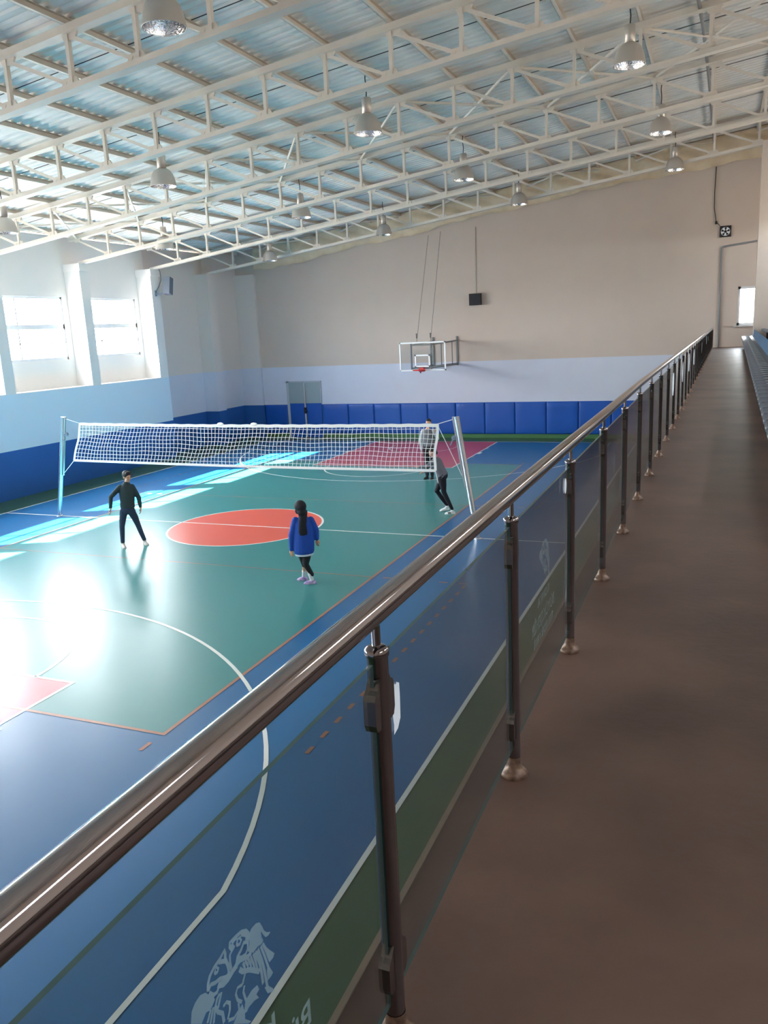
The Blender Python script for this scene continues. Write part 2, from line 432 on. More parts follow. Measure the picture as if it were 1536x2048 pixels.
tag(o, 'blue padded wall mat in the corner left of the double door', 'wall mat', 'padded mats along the far wall')

# ---- double door in the far wall
d = MB(); x0, x1, zt = -7.05, -5.42, 2.39
d.box((x0-.03,YF-.05,0),(x0+.09,YF-.002,zt)); d.box((x1-.05,YF-.05,1.45),(x1,YF-.002,zt)); d.box((x0-.03,YF-.05,zt-.05),(x1,YF-.002,zt+.0))
door = struct(d, 'door_1', mat('door_frame', srgb(176,182,190), .5))
xm = (x0+x1)/2+.03
for a, b_ in ((x0+.09, xm-.04), (xm+.03, x1-.03)):
    m_ = MB(); m_.box((a,YF-.035,0),(b_,YF-.01,1.45), 1); m_.box((a,YF-.035,1.45),(b_,YF-.01,zt-.05), 0)
    m_.box((a+.03,YF-.04,1.50),(b_-.03,YF-.034,zt-.09), 0); m_.build('door_leaf', [DOORG, MAT_BLUE], door)
m_ = MB(); m_.box((xm-.04,YF-.07,0),(xm+.02,YF-.01,zt-.08)); m_.build('door_edge', mat('door_edge_metal', srgb(190,186,190), .4), door)
m_ = MB(); m_.box((xm-.06,YF-.10,1.02),(xm+.05,YF-.07,1.28)); m_.beam((xm-.02,YF-.12,1.12),(xm+.13,YF-.12,1.12),.025,.03); m_.build('door_handle', BLACK, door)

# ---- basketball hoop
hp = empty('basketball_hoop', (0,12.8,2.8), 'wall mounted basketball hoop with clear white edged backboard and red rim', 'basketball hoop')
b = MB(); B0, B1, Z0, Z1 = -.93, .87, 2.80, 3.85; t = .05
b.box((B0,12.8,Z0),(B0+t,12.84,Z1)); b.box((B1-t,12.8,Z0),(B1,12.84,Z1)); b.box((B0,12.8,Z0),(B1,12.84,Z0+t)); b.box((B0,12.8,Z1-t),(B1,12.84,Z1))
i0, i1, j0, j1 = -.325, .265, 2.94, 3.39
b.box((i0,12.79,j0),(i0+t,12.80,j1)); b.box((i1-t,12.79,j0),(i1,12.80,j1)); b.box((i0,12.79,j0),(i1,12.80,j0+t)); b.box((i0,12.79,j1-t),(i1,12.80,j1))
bd = b.build('backboard', BOARD_W, hp)
b = MB(); b.box((B0+t,12.81,Z0+t),(B1-t,12.825,Z1-t)); b.build('backboard_panel', BOARD_G, bd)
b = MB()
b.tube([(-.03+.225*math.cos(a), 12.42+.225*math.sin(a), 2.85) for a in [2*PI*k/28 for k in range(29)]], .02, 8)
b.box((-.12,12.62,2.78),(.06,12.80,2.92)); b.beam((-.1,12.78,2.74),(-.03,12.5,2.84),.03,.05); b.build('rim', RIMRED, hp)
b = MB(); yb = 12.84; yw = YF-.0
for x in (-.48, .30): b.box((x-.025,yb,2.82),(x+.025,yb+.05,3.84))
for z in (2.90, 3.74): b.beam((-.48,yb+.025,z),(.30,yb+.025,z),.04,.05)
for xa, xw in ((-.46,-.36),(.30,.62)):
    for z, dz in ((2.90,0.0),(3.74,.08)): b.beam((xa,yb+.03,z),(xw,yw-.04,z+dz),.045,.05)
for x in (-.36,.62): b.box((x-.03,yw-.06,2.86),(x+.03,yw,3.98))
b.beam((.30,yb+.03,2.95),(.62,yw-.04,2.95),.03,.03); b.beam((.42,13.7,2.92),(.42,13.7,3.78),.03,.03); b.beam((.56,14.6,2.92),(.56,14.6,3.78),.03,.03)
b.build('support_frame', FRAME_G, hp)
for (xa,za),(xt,zt_) in (((-.26,3.86),(-.28,7.75)),((.28,3.86),(.26,7.85))):
    b = MB(); b.tube([(xa,12.9,za),(xt*.9,14.6,zt_)], .008, 6); b.box((xa-.02,12.88,3.98),(xa+.02,12.92,4.16)); b.build('stay_cable', mat('stay_wire', srgb(96,92,88), .5), hp)

# ---- speakers
sp = empty('wall_speaker', (1.43,YF,5.08), 'black square loudspeaker on the far wall above the hoop', 'speaker')
b = MB(); b.box((1.21,YF-.26,5.10),(1.66,YF-.08,5.53)); b.build('cabinet', BLACK, sp)
b = MB(); b.box((1.235,YF-.272,5.13),(1.635,YF-.26,5.50)); b.build('grille', mat('speaker_grille', srgb(46,46,52), .7, bump=.5, bscale=200), sp)
b = MB(); b.box((1.36,YF-.08,5.2),(1.5,YF,5.45)); b.build('wall_bracket', FRAME_G, sp)
b = MB(); b.tube([(1.42,YF-.02,5.53),(1.44,YF-.02,7.95)], .018, 8); tag(b.build('conduit', mat('conduit_paint', srgb(196,190,180), .6)), 'thin painted conduit running up from the far wall speaker', 'conduit')
sp = empty('wall_speaker', (-8.86,9.14,5.97), 'grey angled loudspeaker on a bracket beside the last side window', 'speaker')
b = MB(); R = Matrix.Rotation(math.radians(-12), 3, 'X') @ Matrix.Rotation(math.radians(12), 3, 'Z')
def rbox(mb, c, sx, sy, sz, R, mi=0, taper=1.0):
    vs = []
    for z in (-sz/2, sz/2):
        for x, y_ in ((-1,-1),(1,-1),(1,1),(-1,1)):
            vs.append(Vector(c) + R @ Vector((x*sx/2*(taper if y_ > 0 else 1), y_*sy/2, z)))
    mb.add(vs, [(0,3,2,1),(4,5,6,7),(0,1,5,4),(1,2,6,5),(2,3,7,6),(3,0,4,7)], mi)
rbox(b, (-8.50,9.42,6.27), .26, .30, .60, R); b.build('cabinet', mat('speaker_grey', srgb(104,114,130), .5), sp)
b = MB(); b.box((-8.87,9.10,5.92),(-8.83,9.18,6.12)); b.tube([(-8.85,9.14,6.0),(-8.7,9.2,5.98),(-8.55,9.36,6.06)], .025, 8); b.build('wall_bracket', GREY_P, sp)
b = MB(); b.tube([(-8.84,9.36,6.94),(-8.80,9.44,6.8),(-8.79,9.44,6.5),(-8.82,9.3,6.25),(-8.84,9.16,6.1)], .016, 6)
tag(b.build('speaker_cable', PIPE), 'grey cable hanging from truss to the angled wall speaker', 'cable')

# ---- extractor fan, cable, pipe
ef = empty('extractor_fan', (10.125,YF,7.02), 'square black extractor fan high on the far wall above the gallery', 'fan')
b = MB(); n = 32; R_ = .145; c = (10.125, YF-.03, 7.025); vs = []
sq = []
for k in range(n):
    t = 2*PI*k/n; cx_, cz_ = math.cos(t), math.sin(t); m_ = max(abs(cx_), abs(cz_)); sq.append((c[0]+.18*cx_/m_, c[2]+.18*cz_/m_)); 
for y_ in (YF-.06, YF+.02):
    for k in range(n): t = 2*PI*k/n; vs.append((c[0]+R_*math.cos(t), y_, c[2]+R_*math.sin(t)))
    for k in range(n): vs.append((sq[k][0], y_, sq[k][1]))
fs = []
for k in range(n):
    k2 = (k+1)%n; fs += [(k,k2,n+k2,n+k),(2*n+k,3*n+k,3*n+k2,2*n+k2),(k,2*n+k,2*n+k2,k2),(n+k,n+k2,3*n+k2,3*n+k)]
b.add(vs, fs); b.build('fan_frame', BLACK, ef)
b = MB(); b.lathe([(.0,-.02),(.04,-.02),(.04,.02),(0,.02)], (0,0,0), 16)
b.v = [(c[0]+v[0], YF-.02+v[2], c[2]+v[1]) for v in b.v]; b.build('hub', BLACK, ef)
for k in range(5):
    a0 = 2*PI*k/5+.3; b = MB()
    pts = []
    for r, da in ((.035,-.2),(.13,-.32),(.135,0),(.13,.30),(.035,.2)): pts.append((c[0]+r*math.cos(a0+da), YF-.02+.02*da, c[2]+r*math.sin(a0+da)))
    b.prism(pts, (0,.006,0)); b.build('blade', BLACK, ef)
b = MB(); b.box((c[0]-.155,YF+.10,c[2]-.155),(c[0]+.155,YF+.11,c[2]+.155)); b.build('dimming_pane', glass_mat('dimming_film', (.09,.09,.09,1), .02), ef)  # added tinted pane, dims the daylight behind the blades
portal('window_portal', (c[0], YF+.2, c[2]), (0,-1,0), .3, .3)
b = MB(); b.tube([(9.76,YF-.05,9.10),(9.75,YF-.04,8.75),(9.74,YF-.04,8.3),(9.75,YF-.04,7.8),(9.82,YF-.04,7.36)], .014, 6); b.box((9.79,YF-.06,7.28),(9.86,YF-.01,7.38)); b.tube([(9.83,YF-.04,7.34),(9.95,YF-.04,7.22)], .01, 6)
tag(b.build('power_cable', CABLE), 'black cable with switch hanging beside the extractor fan', 'cable')
b = MB(); b.tube([(10.035,YF-.05,3.2),(10.035,YF-.05,6.46),(10.045,YF-.05,6.52),(10.10,YF-.05,6.54),(11.45,YF-.05,6.67)], .032, 12)
tag(b.build('grey_pipe', PIPE), 'grey pipe rising from gallery floor and turning toward the pillar', 'pipe')
b = MB(); b.tube([(9.35,-7,zroof(9.35)-.18),(9.43,0,zroof(9.4)-.18),(9.53,3,zroof(9.5)-.18),(9.586,6.25,zroof(9.6)-.18),(9.64,11.75,zroof(9.6)-.18),(9.66,14.9,zroof(9.66)-.2)], .035, 10)
tag(b.build('roof_pipe', PIPE), 'long grey pipe running under the roof above the railing', 'pipe')

# ---- insulation film hanging at the top of the far wall
low = [(-8.9,6.93),(-7,7.13),(-4.9,7.40),(-2.9,7.66),(-.75,7.94),(.46,8.13),(2.4,8.36),(4.24,8.62),(6,8.78),(7.66,8.97),(9.25,9.08),(10.8,9.17),(13.5,9.4)]
b = MB(); nx, nz = 180, 12; vs = []
for i in range(nx+1):
    x = -8.2+21.7*i/nx
    for k in range(len(low)-1):
        if low[k][0] <= x <= low[k+1][0] or k == len(low)-2: break
    t = (x-low[k][0])/(low[k+1][0]-low[k][0]); zl = low[k][1]+t*(low[k+1][1]-low[k][1]) + .04*math.sin(x*1.3)+.025*math.sin(x*3.7+1)+.012*math.sin(x*9.1+2)
    for j in range(nz+1):
        v = j/nz; z = zl+(zroof(x)-.02-zl)*v
        bulge = .10*math.sin(PI*min(1, v*1.15))*(.6+.4*math.sin(x*2.3+v*3)) + .035*math.sin(x*6+v*9) + (.05 if j == 0 else 0)
        vs.append((x, YF-.06-abs(bulge), z))
fs = [(i*(nz+1)+j, (i+1)*(nz+1)+j, (i+1)*(nz+1)+j+1, i*(nz+1)+j+1) for i in range(nx) for j in range(nz)]
b.add(vs, fs, 0, True); tag(b.build('insulation_sheet', CLOTH), 'crumpled cream insulation film along the top of the far wall', 'insulation sheet')

# ---- gallery slab
b = MB(); b.box((9.545,YN,2.96),(XR,YF,3.2)); struct(b, 'floor_gallery', CONC)
b = MB(); b.box((9.534,YN,2.94),(9.545,YF,3.204)); struct(b, 'trim_1', CONC_E)

# ---- railing
def rx(y): return 9.645 + .009*max(0, y+10.5)
py = [-17.8,-17.0,-16.24,-15.44,-14.64,-13.845,-13.04,-12.23,-11.41,-10.57,-9.75,-8.9,-8.02,-7.17]
while py[-1] < 14.0: py.append(py[-1]+.856)
ZG = 3.2
rail = empty('railing', (9.645,-15,ZG), 'long stainless steel and glass railing along the gallery edge', 'railing')
b = MB(); pts = [(rx(-18.6),-18.6,3.902)] + [(rx(y),y,3.902) for y in py] + [(rx(14.98),14.98,3.902)]
b.tube(pts, .0195, 28); b.build('handrail', CHROME, rail)
b = MB(); b.lathe([(.0155,0),(.0155,.634),(.0175,.637),(.0175,.646),(.011,.650),(0,.650)], n=24)
post_me = b.mesh('post', POSTM)
b = MB(); b.lathe([(.033,0),(.034,.005),(.030,.011),(.021,.019),(.017,.026),(.0162,.050)], n=20); fl_me = b.mesh('base_flange', RUST)
b = MB(); b.lathe([(.0065,.649),(.0065,.686)], n=12); b.lathe([(.0085,.684),(.013,.690)], n=12); stem_me = b.mesh('stem', CHROME)
def clamp_mb(sy):
    b = MB(); pts = []
    for y_, z in ((.011,-.033),(.030,-.031),(.035,-.02),(.035,.016),(.031,.024),(.024,.028),(.019,.036),(.011,.044)): pts.append((-.009, sy*y_, z))
    b.prism(pts, (.018,0,0)); b.v = [(x,y_,z) for x,y_,z in b.v]; return b
cl_me = {s: clamp_mb(s).mesh('clamp', CHROME_D) for s in (-1,1)}
base = world_loc(rail)
for y in py:
    p = bpy.data.objects.new('post', post_me); COL.objects.link(p); p.parent = rail; p.location = Vector((rx(y),y,ZG))-base
    for nm, me in (('base_flange',fl_me),('stem',stem_me)):
        q = bpy.data.objects.new(nm, me); COL.objects.link(q); q.parent = p
    if y < 6:
        for s in (-1,1):
            for z in (.565,.135):
                q = bpy.data.objects.new('clamp', cl_me[s]); COL.objects.link(q); q.parent = p; q.location = (0,0,z)
STROKES=[(4, [(0.051, 0.141), (0.054, 0.13), (0.056, 0.117)]), (5, [(0.055, 0.14), (0.061, 0.121), (0.063, 0.107), (0.064, 0.092)]), (5, [(0.06, 0.139), (0.066, 0.119), (0.069, 0.103), (0.072, 0.077)]), (4, [(0.066, 0.138), (0.073, 0.116), (0.077, 0.101), (0.078, 0.096)]), (4, [(0.07, 0.138), (0.076, 0.122), (0.08, 0.109)]), (4, [(0.046, 0.142), (0.05, 0.129), (0.051, 0.122)]), (4, [(0.041, 0.144), (0.045, 0.133), (0.045, 0.126)]), (4, [(0.036, 0.145), (0.04, 0.136), (0.039, 0.132)]), (4, [(0.032, 0.146), (0.034, 0.139), (0.034, 0.135)]), (6, [(0.025, 0.144), (0.03, 0.137), (0.043, 0.128), (0.052, 0.119), (0.06, 0.111)]), (5, [(0.017, 0.174), (0.013, 0.181), (0.014, 0.185), (0.02, 0.184), (0.026, 0.183), (0.034, 0.181), (0.042, 0.176), (0.046, 0.17), (0.047, 0.166), (0.044, 0.161), (0.037, 0.166), (0.031, 0.162), (0.024, 0.16), (0.021, 0.154)]), (5, [(0.02, 0.173), (0.017, 0.18), (0.021, 0.182), (0.027, 0.181)]), (6, [(0.034, 0.179), (0.041, 0.173), (0.044, 0.166), (0.04, 0.166)]), (4, [(0.044, 0.161), (0.043, 0.154), (0.038, 0.151), (0.03, 0.154), (0.025, 0.158)]), (4, [(0.025, 0.174), (0.027, 0.178), (0.031, 0.177), (0.033, 0.172), (0.03, 0.17), (0.026, 0.172), (0.025, 0.174)]), (4, [(0.017, 0.174), (0.012, 0.172), (0.011, 0.164), (0.012, 0.155)]), (6, [(0.049, 0.145), (0.042, 0.145), (0.029, 0.152), (0.021, 0.153), (0.013, 0.152), (0.002, 0.152), (-0.009, 0.155)]), (4, [(0.035, 0.132), (0.03, 0.126), (0.028, 0.123)]), (4, [(0.028, 0.123), (0.019, 0.127), (0.015, 0.123), (0.017, 0.114), (0.024, 0.105)]), (4, [(0.031, 0.119), (0.028, 0.114), (0.031, 0.101)]), (4, [(0.018, 0.11), (0.018, 0.101), (0.008, 0.1), (-0.001, 0.106)]), (4, [(0.004, 0.124), (0.003, 0.115), (-0.002, 0.108)]), (4, [(-0.007, 0.128), (-0.001, 0.128), (0.004, 0.122)]), (5, [(-0.019, 0.139), (-0.016, 0.13), (-0.009, 0.122), (-0.008, 0.11)]), (5, [(-0.027, 0.164), (-0.026, 0.171), (-0.022, 0.177), (-0.014, 0.18), (-0.004, 0.181), (0.004, 0.184), (0.005, 0.179), (0.004, 0.174), (0.007, 0.165), (0.008, 0.159), (0.007, 0.153)]), (5, [(-0.027, 0.164), (-0.022, 0.167), (-0.015, 0.163), (-0.008, 0.161), (0.001, 0.155), (0.007, 0.153)]), (5, [(-0.006, 0.179), (0.001, 0.174), (0.006, 0.17)]), (4, [(-0.014, 0.174), (-0.011, 0.178), (-0.008, 0.173), (-0.01, 0.171), (-0.013, 0.172), (-0.014, 0.174)]), (5, [(-0.026, 0.161), (-0.02, 0.153), (-0.014, 0.151), (-0.01, 0.154), (-0.002, 0.149), (0.006, 0.148), (0.016, 0.15), (0.023, 0.15)]), (4, [(-0.008, 0.158), (-0.012, 0.154)]), (4, [(-0.026, 0.142), (-0.033, 0.133)]), (4, [(-0.022, 0.141), (-0.029, 0.128)]), (4, [(-0.019, 0.139), (-0.024, 0.124)]), (4, [(-0.007, 0.145), (-0.015, 0.133)]), (4, [(-0.01, 0.146), (-0.015, 0.144), (-0.019, 0.138)])]
POLYS=[[(0.048, 0.167), (0.053, 0.17), (0.062, 0.169), (0.069, 0.165), (0.073, 0.157), (0.076, 0.149), (0.081, 0.143), (0.088, 0.138), (0.084, 0.137), (0.078, 0.139), (0.074, 0.145), (0.07, 0.153), (0.07, 0.146), (0.073, 0.139), (0.069, 0.138), (0.061, 0.141), (0.052, 0.141), (0.043, 0.15), (0.047, 0.156)], [(0.074, 0.137), (0.077, 0.128), (0.083, 0.119), (0.092, 0.107), (0.089, 0.104), (0.08, 0.105), (0.078, 0.119)], [(0.077, 0.106), (0.086, 0.087), (0.081, 0.086), (0.074, 0.087), (0.074, 0.098)], [(0.073, 0.082), (0.083, 0.069), (0.083, 0.065), (0.072, 0.072), (0.067, 0.084)], [(0.031, 0.101), (0.044, 0.102), (0.054, 0.099), (0.057, 0.091), (0.051, 0.09), (0.055, 0.082), (0.047, 0.086), (0.036, 0.088), (0.031, 0.086), (0.026, 0.089), (0.029, 0.097)], [(-0.031, 0.166), (-0.026, 0.159), (-0.019, 0.15), (-0.018, 0.146), (-0.023, 0.143), (-0.027, 0.142), (-0.033, 0.145), (-0.041, 0.14), (-0.056, 0.154), (-0.053, 0.165), (-0.047, 0.169), (-0.039, 0.17)], [(0.018, 0.1), (0.025, 0.102), (0.028, 0.088), (0.027, 0.081), (0.037, 0.069), (0.033, 0.07), (0.007, 0.094)]]
def emblem_mesh():
    b = MB(); k = 0
    for wd, pts in STROKES:
        P = [Vector((0, p[0], p[1])) for p in pts]; h = wd*.00045; vs = []
        closed = (P[0]-P[-1]).length < .001
        for i in range(len(P)):
            d1 = (P[i]-P[i-1]) if i else (P[-1]-P[-2] if closed else P[1]-P[0]); d2 = (P[i+1]-P[i]) if i < len(P)-1 else (P[1]-P[0] if closed else P[i]-P[i-1])
            t = (d1.normalized()+d2.normalized()); t = t.normalized() if t.length > .1 else d1.normalized(); nn = Vector((0,-t.z,t.y))
            vs += [P[i]+nn*h, P[i]-nn*h]
        b.add([v+Vector((-.00002*k,0,0)) for v in vs], [(2*i,2*i+2,2*i+3,2*i+1) for i in range(len(P)-1)]); k += 1
    for q in POLYS: b.add([(-.00002*k, p[0], p[1]) for p in q], [tuple(range(len(q)))]); k += 1
    return b.mesh('emblem', FROST)
emb_me = emblem_mesh()
def text_mesh(s, size, width):
    cu = bpy.data.curves.new('lettering', 'FONT'); cu.body = s; cu.size = size; cu.align_x = 'CENTER'; cu.offset = .0008
    o = bpy.data.objects.new('tmp', cu); COL.objects.link(o)
    dg = bpy.context.evaluated_depsgraph_get(); me = bpy.data.meshes.new_from_object(o.evaluated_get(dg))
    bpy.data.objects.remove(o)
    xs_ = [v.co.x for v in me.vertices]; sc = width/(max(xs_)-min(xs_))
    for v in me.vertices: v.co = (0, -v.co.x*sc, v.co.y)
    me.materials.append(FROST); me.name = 'lettering'; return me
t1 = text_mesh('KONYA', .034, .165); t2 = text_mesh('B\u00dcY\u00dcK\u015eEH\u0130R', .048, .32); t3 = text_mesh('BELED\u0130YES\u0130', .030, .27)
panels = []
GI = {3:0, 5:0, 7:0, 9:0, 11:0, 13:0, 15:0}
for i in range(len(py)-1):
    ya, yb = py[i]+.022, py[i+1]-.022; b = MB(); xa, xb = rx(ya), rx(yb); z0, z1 = 3.279, 3.830; h = .003
    b.add([(xa-h,ya,z0),(xa+h,ya,z0),(xb+h,yb,z0),(xb-h,yb,z0),(xa-h,ya,z1),(xa+h,ya,z1),(xb+h,yb,z1),(xb-h,yb,z1)],
          [(3,0,4,7),(1,2,6,5)], 0)
    b.add([(xa-h,ya,z0),(xa+h,ya,z0),(xb+h,yb,z0),(xb-h,yb,z0),(xa-h,ya,z1),(xa+h,ya,z1),(xb+h,yb,z1),(xb-h,yb,z1)],
          [(0,3,2,1),(4,5,6,7),(0,1,5,4),(2,3,7,6)], 1)
    g = b.build('glass_panel', [GLASS, GLASS_E], rail); panels.append(g)
    if i in GI:
        yc = (py[i]+py[i+1])/2; gb = world_loc(g)
        q = bpy.data.objects.new('emblem', emb_me); COL.objects.link(q); q.parent = g; q.location = Vector((rx(yc)-.006, yc, 3.5))-gb
        for me, z, dy in ((t1,3.518,.0),(t2,3.456,.0),(t3,3.416,.0)):
            q = bpy.data.objects.new('lettering', me); COL.objects.link(q); q.parent = g; q.location = Vector((rx(yc)-.006, yc+dy, z))-gb
def white_mark(y, z, hy, hz, brush=False):
    i = max(k for k in range(len(py)-1) if py[k] < y); b = MB(); pts = []
    if brush: prof = [(-.8,-1),(.2,-.92),(.9,-.6),(1,.3),(.95,.86),(.6,.92),(.4,1.0),(.1,.93),(-.2,1.02),(-.6,.9),(-1,.7),(-.9,-.2),(-.7,-.6)]
    else: prof = [(math.cos(2*PI*k/20), math.sin(2*PI*k/20)) for k in range(20)]
    b.add([(rx(y)+.0055, y+p[0]*hy, z+p[1]*hz) for p in prof], [tuple(range(len(prof)))]); b.build('white_mark', MARK_W, panels[i])
white_mark(-14.592, 3.735, .016, .038, True)
for y, z, hy, hz in ((-13.16,3.787,.018,.024),(-7.325,3.65,.12,.11),(-5.47,3.653,.14,.12),(-3.84,3.675,.14,.12),(-2.09,3.668,.16,.12),(1.737,3.667,.2,.11),(5.39,3.72,.2,.1),(7.51,3.70,.2,.09)): white_mark(y,z,hy,hz)

# ---- roof trusses
TY = [12.75-3.58*k for k in range(7)]
NX = [-8.99+1.246*k for k in range(19)]
HT = .785
def make_truss(y):
    r = empty('roof_truss', (-8.87,y,zbot(-8.87)))
    def cz(x): return zbot(x)+.03
    b = MB()
    for s in (-1,1): b.beam((XL-.1,y+s*.05,cz(XL-.1)),(XR,y+s*.05,cz(XR)),.07,.075)
    b.beam((XL-.1,y,cz(XL-.1)-.042),(XR,y,cz(XR)-.042),.19,.012); b.build('bottom_chord', STEEL_W, r)
    b = MB(); b.beam((XL-.4,y,cz(XL-.4)+HT),(XR,y,cz(XR)+HT),.13,.11); b.beam((XL-.4,y,cz(XL-.4)+HT-.06),(XR,y,cz(XR)+HT-.06),.18,.015); b.build('top_chord', STEEL_W, r)
    for i, x in enumerate(NX[1:]):
        if x > XR-.1: break
        b = MB(); b.beam((x,y,cz(x)+.03),(x,y,cz(x)+HT-.05),.075,.06,up=(1,0,0)); b.build('vertical_strut', STEEL_W, r)
    for xa, xb in zip(NX[:-1], NX[1:]):
        if xb > XR: break
        b = MB(); b.beam((xa+.06,y,cz(xa)+HT-.10),(xb-.10,y,cz(xb)+.07),.05,.055)
        b.prism([(xb-.2,y-.02,cz(xb)+.03),(xb+.14,y-.02,cz(xb)+.05),(xb+.08,y-.02,cz(xb)+.15),(xb-.16,y-.02,cz(xb)+.13)], (0,.04,0))
        b.prism([(xa-.1,y-.02,cz(xa)+HT-.06),(xa+.2,y-.02,cz(xa)+HT-.04),(xa+.14,y-.02,cz(xa)+HT-.15),(xa-.06,y-.02,cz(xa)+HT-.15)], (0,.04,0))
        b.build('diagonal_brace', STEEL_W, r)
    return r
proto = make_truss(TY[0])
for i, y in enumerate(TY):
    r = proto if i == 0 else copy_tree(proto, loc=(-8.87,y,zbot(-8.87)))
    tag(r, 'off-white steel lattice roof truss spanning the hall, %s from the far wall' % (ordinal(i+1)), 'roof truss', 'roof trusses')
# ---- purlins
for i, x in enumerate(NX):
    if x > XR: break
    b = MB(); z = zbot(x)+.875
    b.box((x-.03,YN,z),(x-.022,YF,z+.105)); b.box((x-.03,YN,z),(x+.035,YF,z+.008)); b.box((x-.03,YN,z+.098),(x+.035,YF,z+.105))
    tag(b.build('purlin', STEEL_W), 'thin roof purlin, %s from the windowed wall' % ordinal(i+1), 'purlin', 'roof purlins')
# ---- cross bracing between two trusses
def cross(xa, xb, ya, yb, lab):
    b = MB(); za, zb = zbot(xa)+HT+.0, zbot(xb)+HT+.0
    b.tube([(xa,ya,za),(xb,yb,zb)], .03, 8); b.tube([(xa,yb,za),(xb,ya,zb)], .03, 8)
    xm, ym = (xa+xb)/2, (ya+yb)/2; b.box((xm-.12,ym-.12,(za+zb)/2-.02),(xm+.12,ym+.12,(za+zb)/2+.02))
    tag(b.build('cross_brace', STEEL_W), lab, 'cross brace', 'roof cross braces')
for k, i in enumerate(range(0, 17, 2)):
    cross(NX[i], NX[i+2], 2.02, 5.6, 'crossed steel roof brace in the middle bay, %s from the windowed wall' % ordinal(k+1))
for k, i in enumerate(range(1, 17, 3)):
    cross(NX[i], NX[i+2], 12.75, 14.8, 'crossed steel roof brace against the far wall, %s from the windowed wall' % ordinal(k+1))

# ---- pendant lamps
def make_lamp():
    r = empty('pendant_lamp', (0,0,0))
    b = MB(); b.lathe([(.09,.36),(.135,.345),(.18,.31),(.222,.25),(.252,.17),(.272,.08),(.285,0)], n=32); b.lathe([(.285,0),(.28,-.004),(.272,.0)], n=32)
    sh = b.build('lamp_shade', ALU, r)
    b = MB(); b.lathe([(.282,-.006),(.268,.06),(.246,.16),(.216,.24),(.175,.30),(.13,.335),(0,.35)], n=32); b.build('reflector', ALU_IN, sh)
    b = MB(); b.ell((0,0,.22),(.045,.045,.11), 12); b.lathe([(.03,.26),(.03,.35)], n=10); b.build('bulb', mat('bulb_glass', srgb(236,236,232), .15), r)
    b = MB(); b.lathe([(0,.66),(.08,.655),(.095,.64),(.095,.37),(.06,.355)], n=24); b.build('ballast_housing', ALU, r)
    b = MB(); b.tube([(0,0,.65),(.01,.0,.8),(-.01,0,1.0),(0,0,1.10)], .011, 6); b.build('lamp_cable', CABLE, r)
    return r
LAMPS = {(8.38,.80):None,(8.52,6.95):None,(8.58,12.6):None,(3.42,-6.17):None,(3.42,.35):None,(3.54,6.6):None,(3.74,12.3):None,
         (-1.28,-.1):None,(-1.22,6.2):None,(-1.05,12.1):None,(-6.0,-.1):None,(-5.78,5.8):None,(-5.66,12.0):None}
rows = ['far right row of lamps', 'centre right row of lamps', 'centre left row of lamps', 'row of lamps nearest the windows']
proto = make_lamp(); cnt = {}
for i, (x, y) in enumerate(LAMPS):
    ri = 0 if x > 7 else 1 if x > 2 else 2 if x > -3 else 3; cnt[ri] = cnt.get(ri, 0)+1
    z = zbot(x)-.10-.06
    r = proto if i == 0 else copy_tree(proto, loc=(x,y,z))
    r.location = (x,y,z)
    tag(r, 'bell shaped lamp, %s from the camera in the %s' % (ordinal(cnt[ri]), rows[ri]), 'lamp', 'pendant lamps')

# ---- volleyball net
def post_thing(xb, xt, side, label):
    r = empty('net_post', (xb,0,0), label, 'net post', 'volleyball net posts')
    z1 = 2.57 if side < 0 else 2.53
    P = lambda t, dx=0: (xb+(xt-xb)*t+dx, 0, z1*t)
    b = MB(); b.tube([P(0),P(1)], .055, 20); b.lathe([(.09,0),(.09,.012),(.057,.02)], (xb,0,0), 20); b.build('post_tube', NETPOST, r)
    s = -side
    b = MB(); b.beam(P(.42, s*.075), P(1.0, s*.075), .035, .045, up=(0,1,0))
    for t in (.45,.7,.96): b.beam(P(t), P(t, s*.09), .03, .05)
    b.build('slide_rail', NETPOST, r)
    b = MB(); c = Vector(P(.83, s*.13)); b.v = []
    b.tube([c+Vector((0,-.03,0)), c+Vector((0,.03,0))], .05, 16); b.tube([c+Vector((0,-.03,0)),c+Vector((0,-.09,0)),c+Vector((s*.03,-.10,-.12))], .01, 8); b.tube([c+Vector((s*.03,-.10,-.12)),c+Vector((s*.03,-.16,-.12))], .016, 8)
    b.build('winch', GREY_P, r)
    return r
NETPOST = mat('post_steel', srgb(226,228,230), .22, metal=.85)
post_thing(-5.65, -5.09, -1, 'steel volleyball net post on the window side of the court')
post_thing(5.60, 5.21, 1, 'leaning steel volleyball net post nearest the railing')
vn = empty('volleyball_net', (0,0,1.45), 'white volleyball net with taped edges stretched across the court', 'net')
XA0, XA1, XC0, XC1 = -4.57, -4.91, 4.80, 4.72
def npt(u, v):                                # u along, v from top 0 to bottom 1
    xt = XA0+(XC0-XA0)*u; xb_ = XA1+(XC1-XA1)*u
    zt_ = 2.41+(2.375-2.41)*u - .03*math.sin(PI*u); zb_ = 1.475+(1.41-1.475)*u - .025*math.sin(PI*u)
    x = xt+(xb_-xt)*v + (.03*math.sin(14*u+5*v)+.018*math.sin(37*u))*math.sin(PI*v)
    z = zt_+(zb_-zt_)*v + (.016*math.sin(23*u+3*v)+.008*math.sin(61*u+v))*math.sin(PI*v)
    return Vector((x, .02*math.sin(20*u+2*v)*math.sin(PI*v), z))
b = MB(); nu, nv = 94, 10; h = .0045
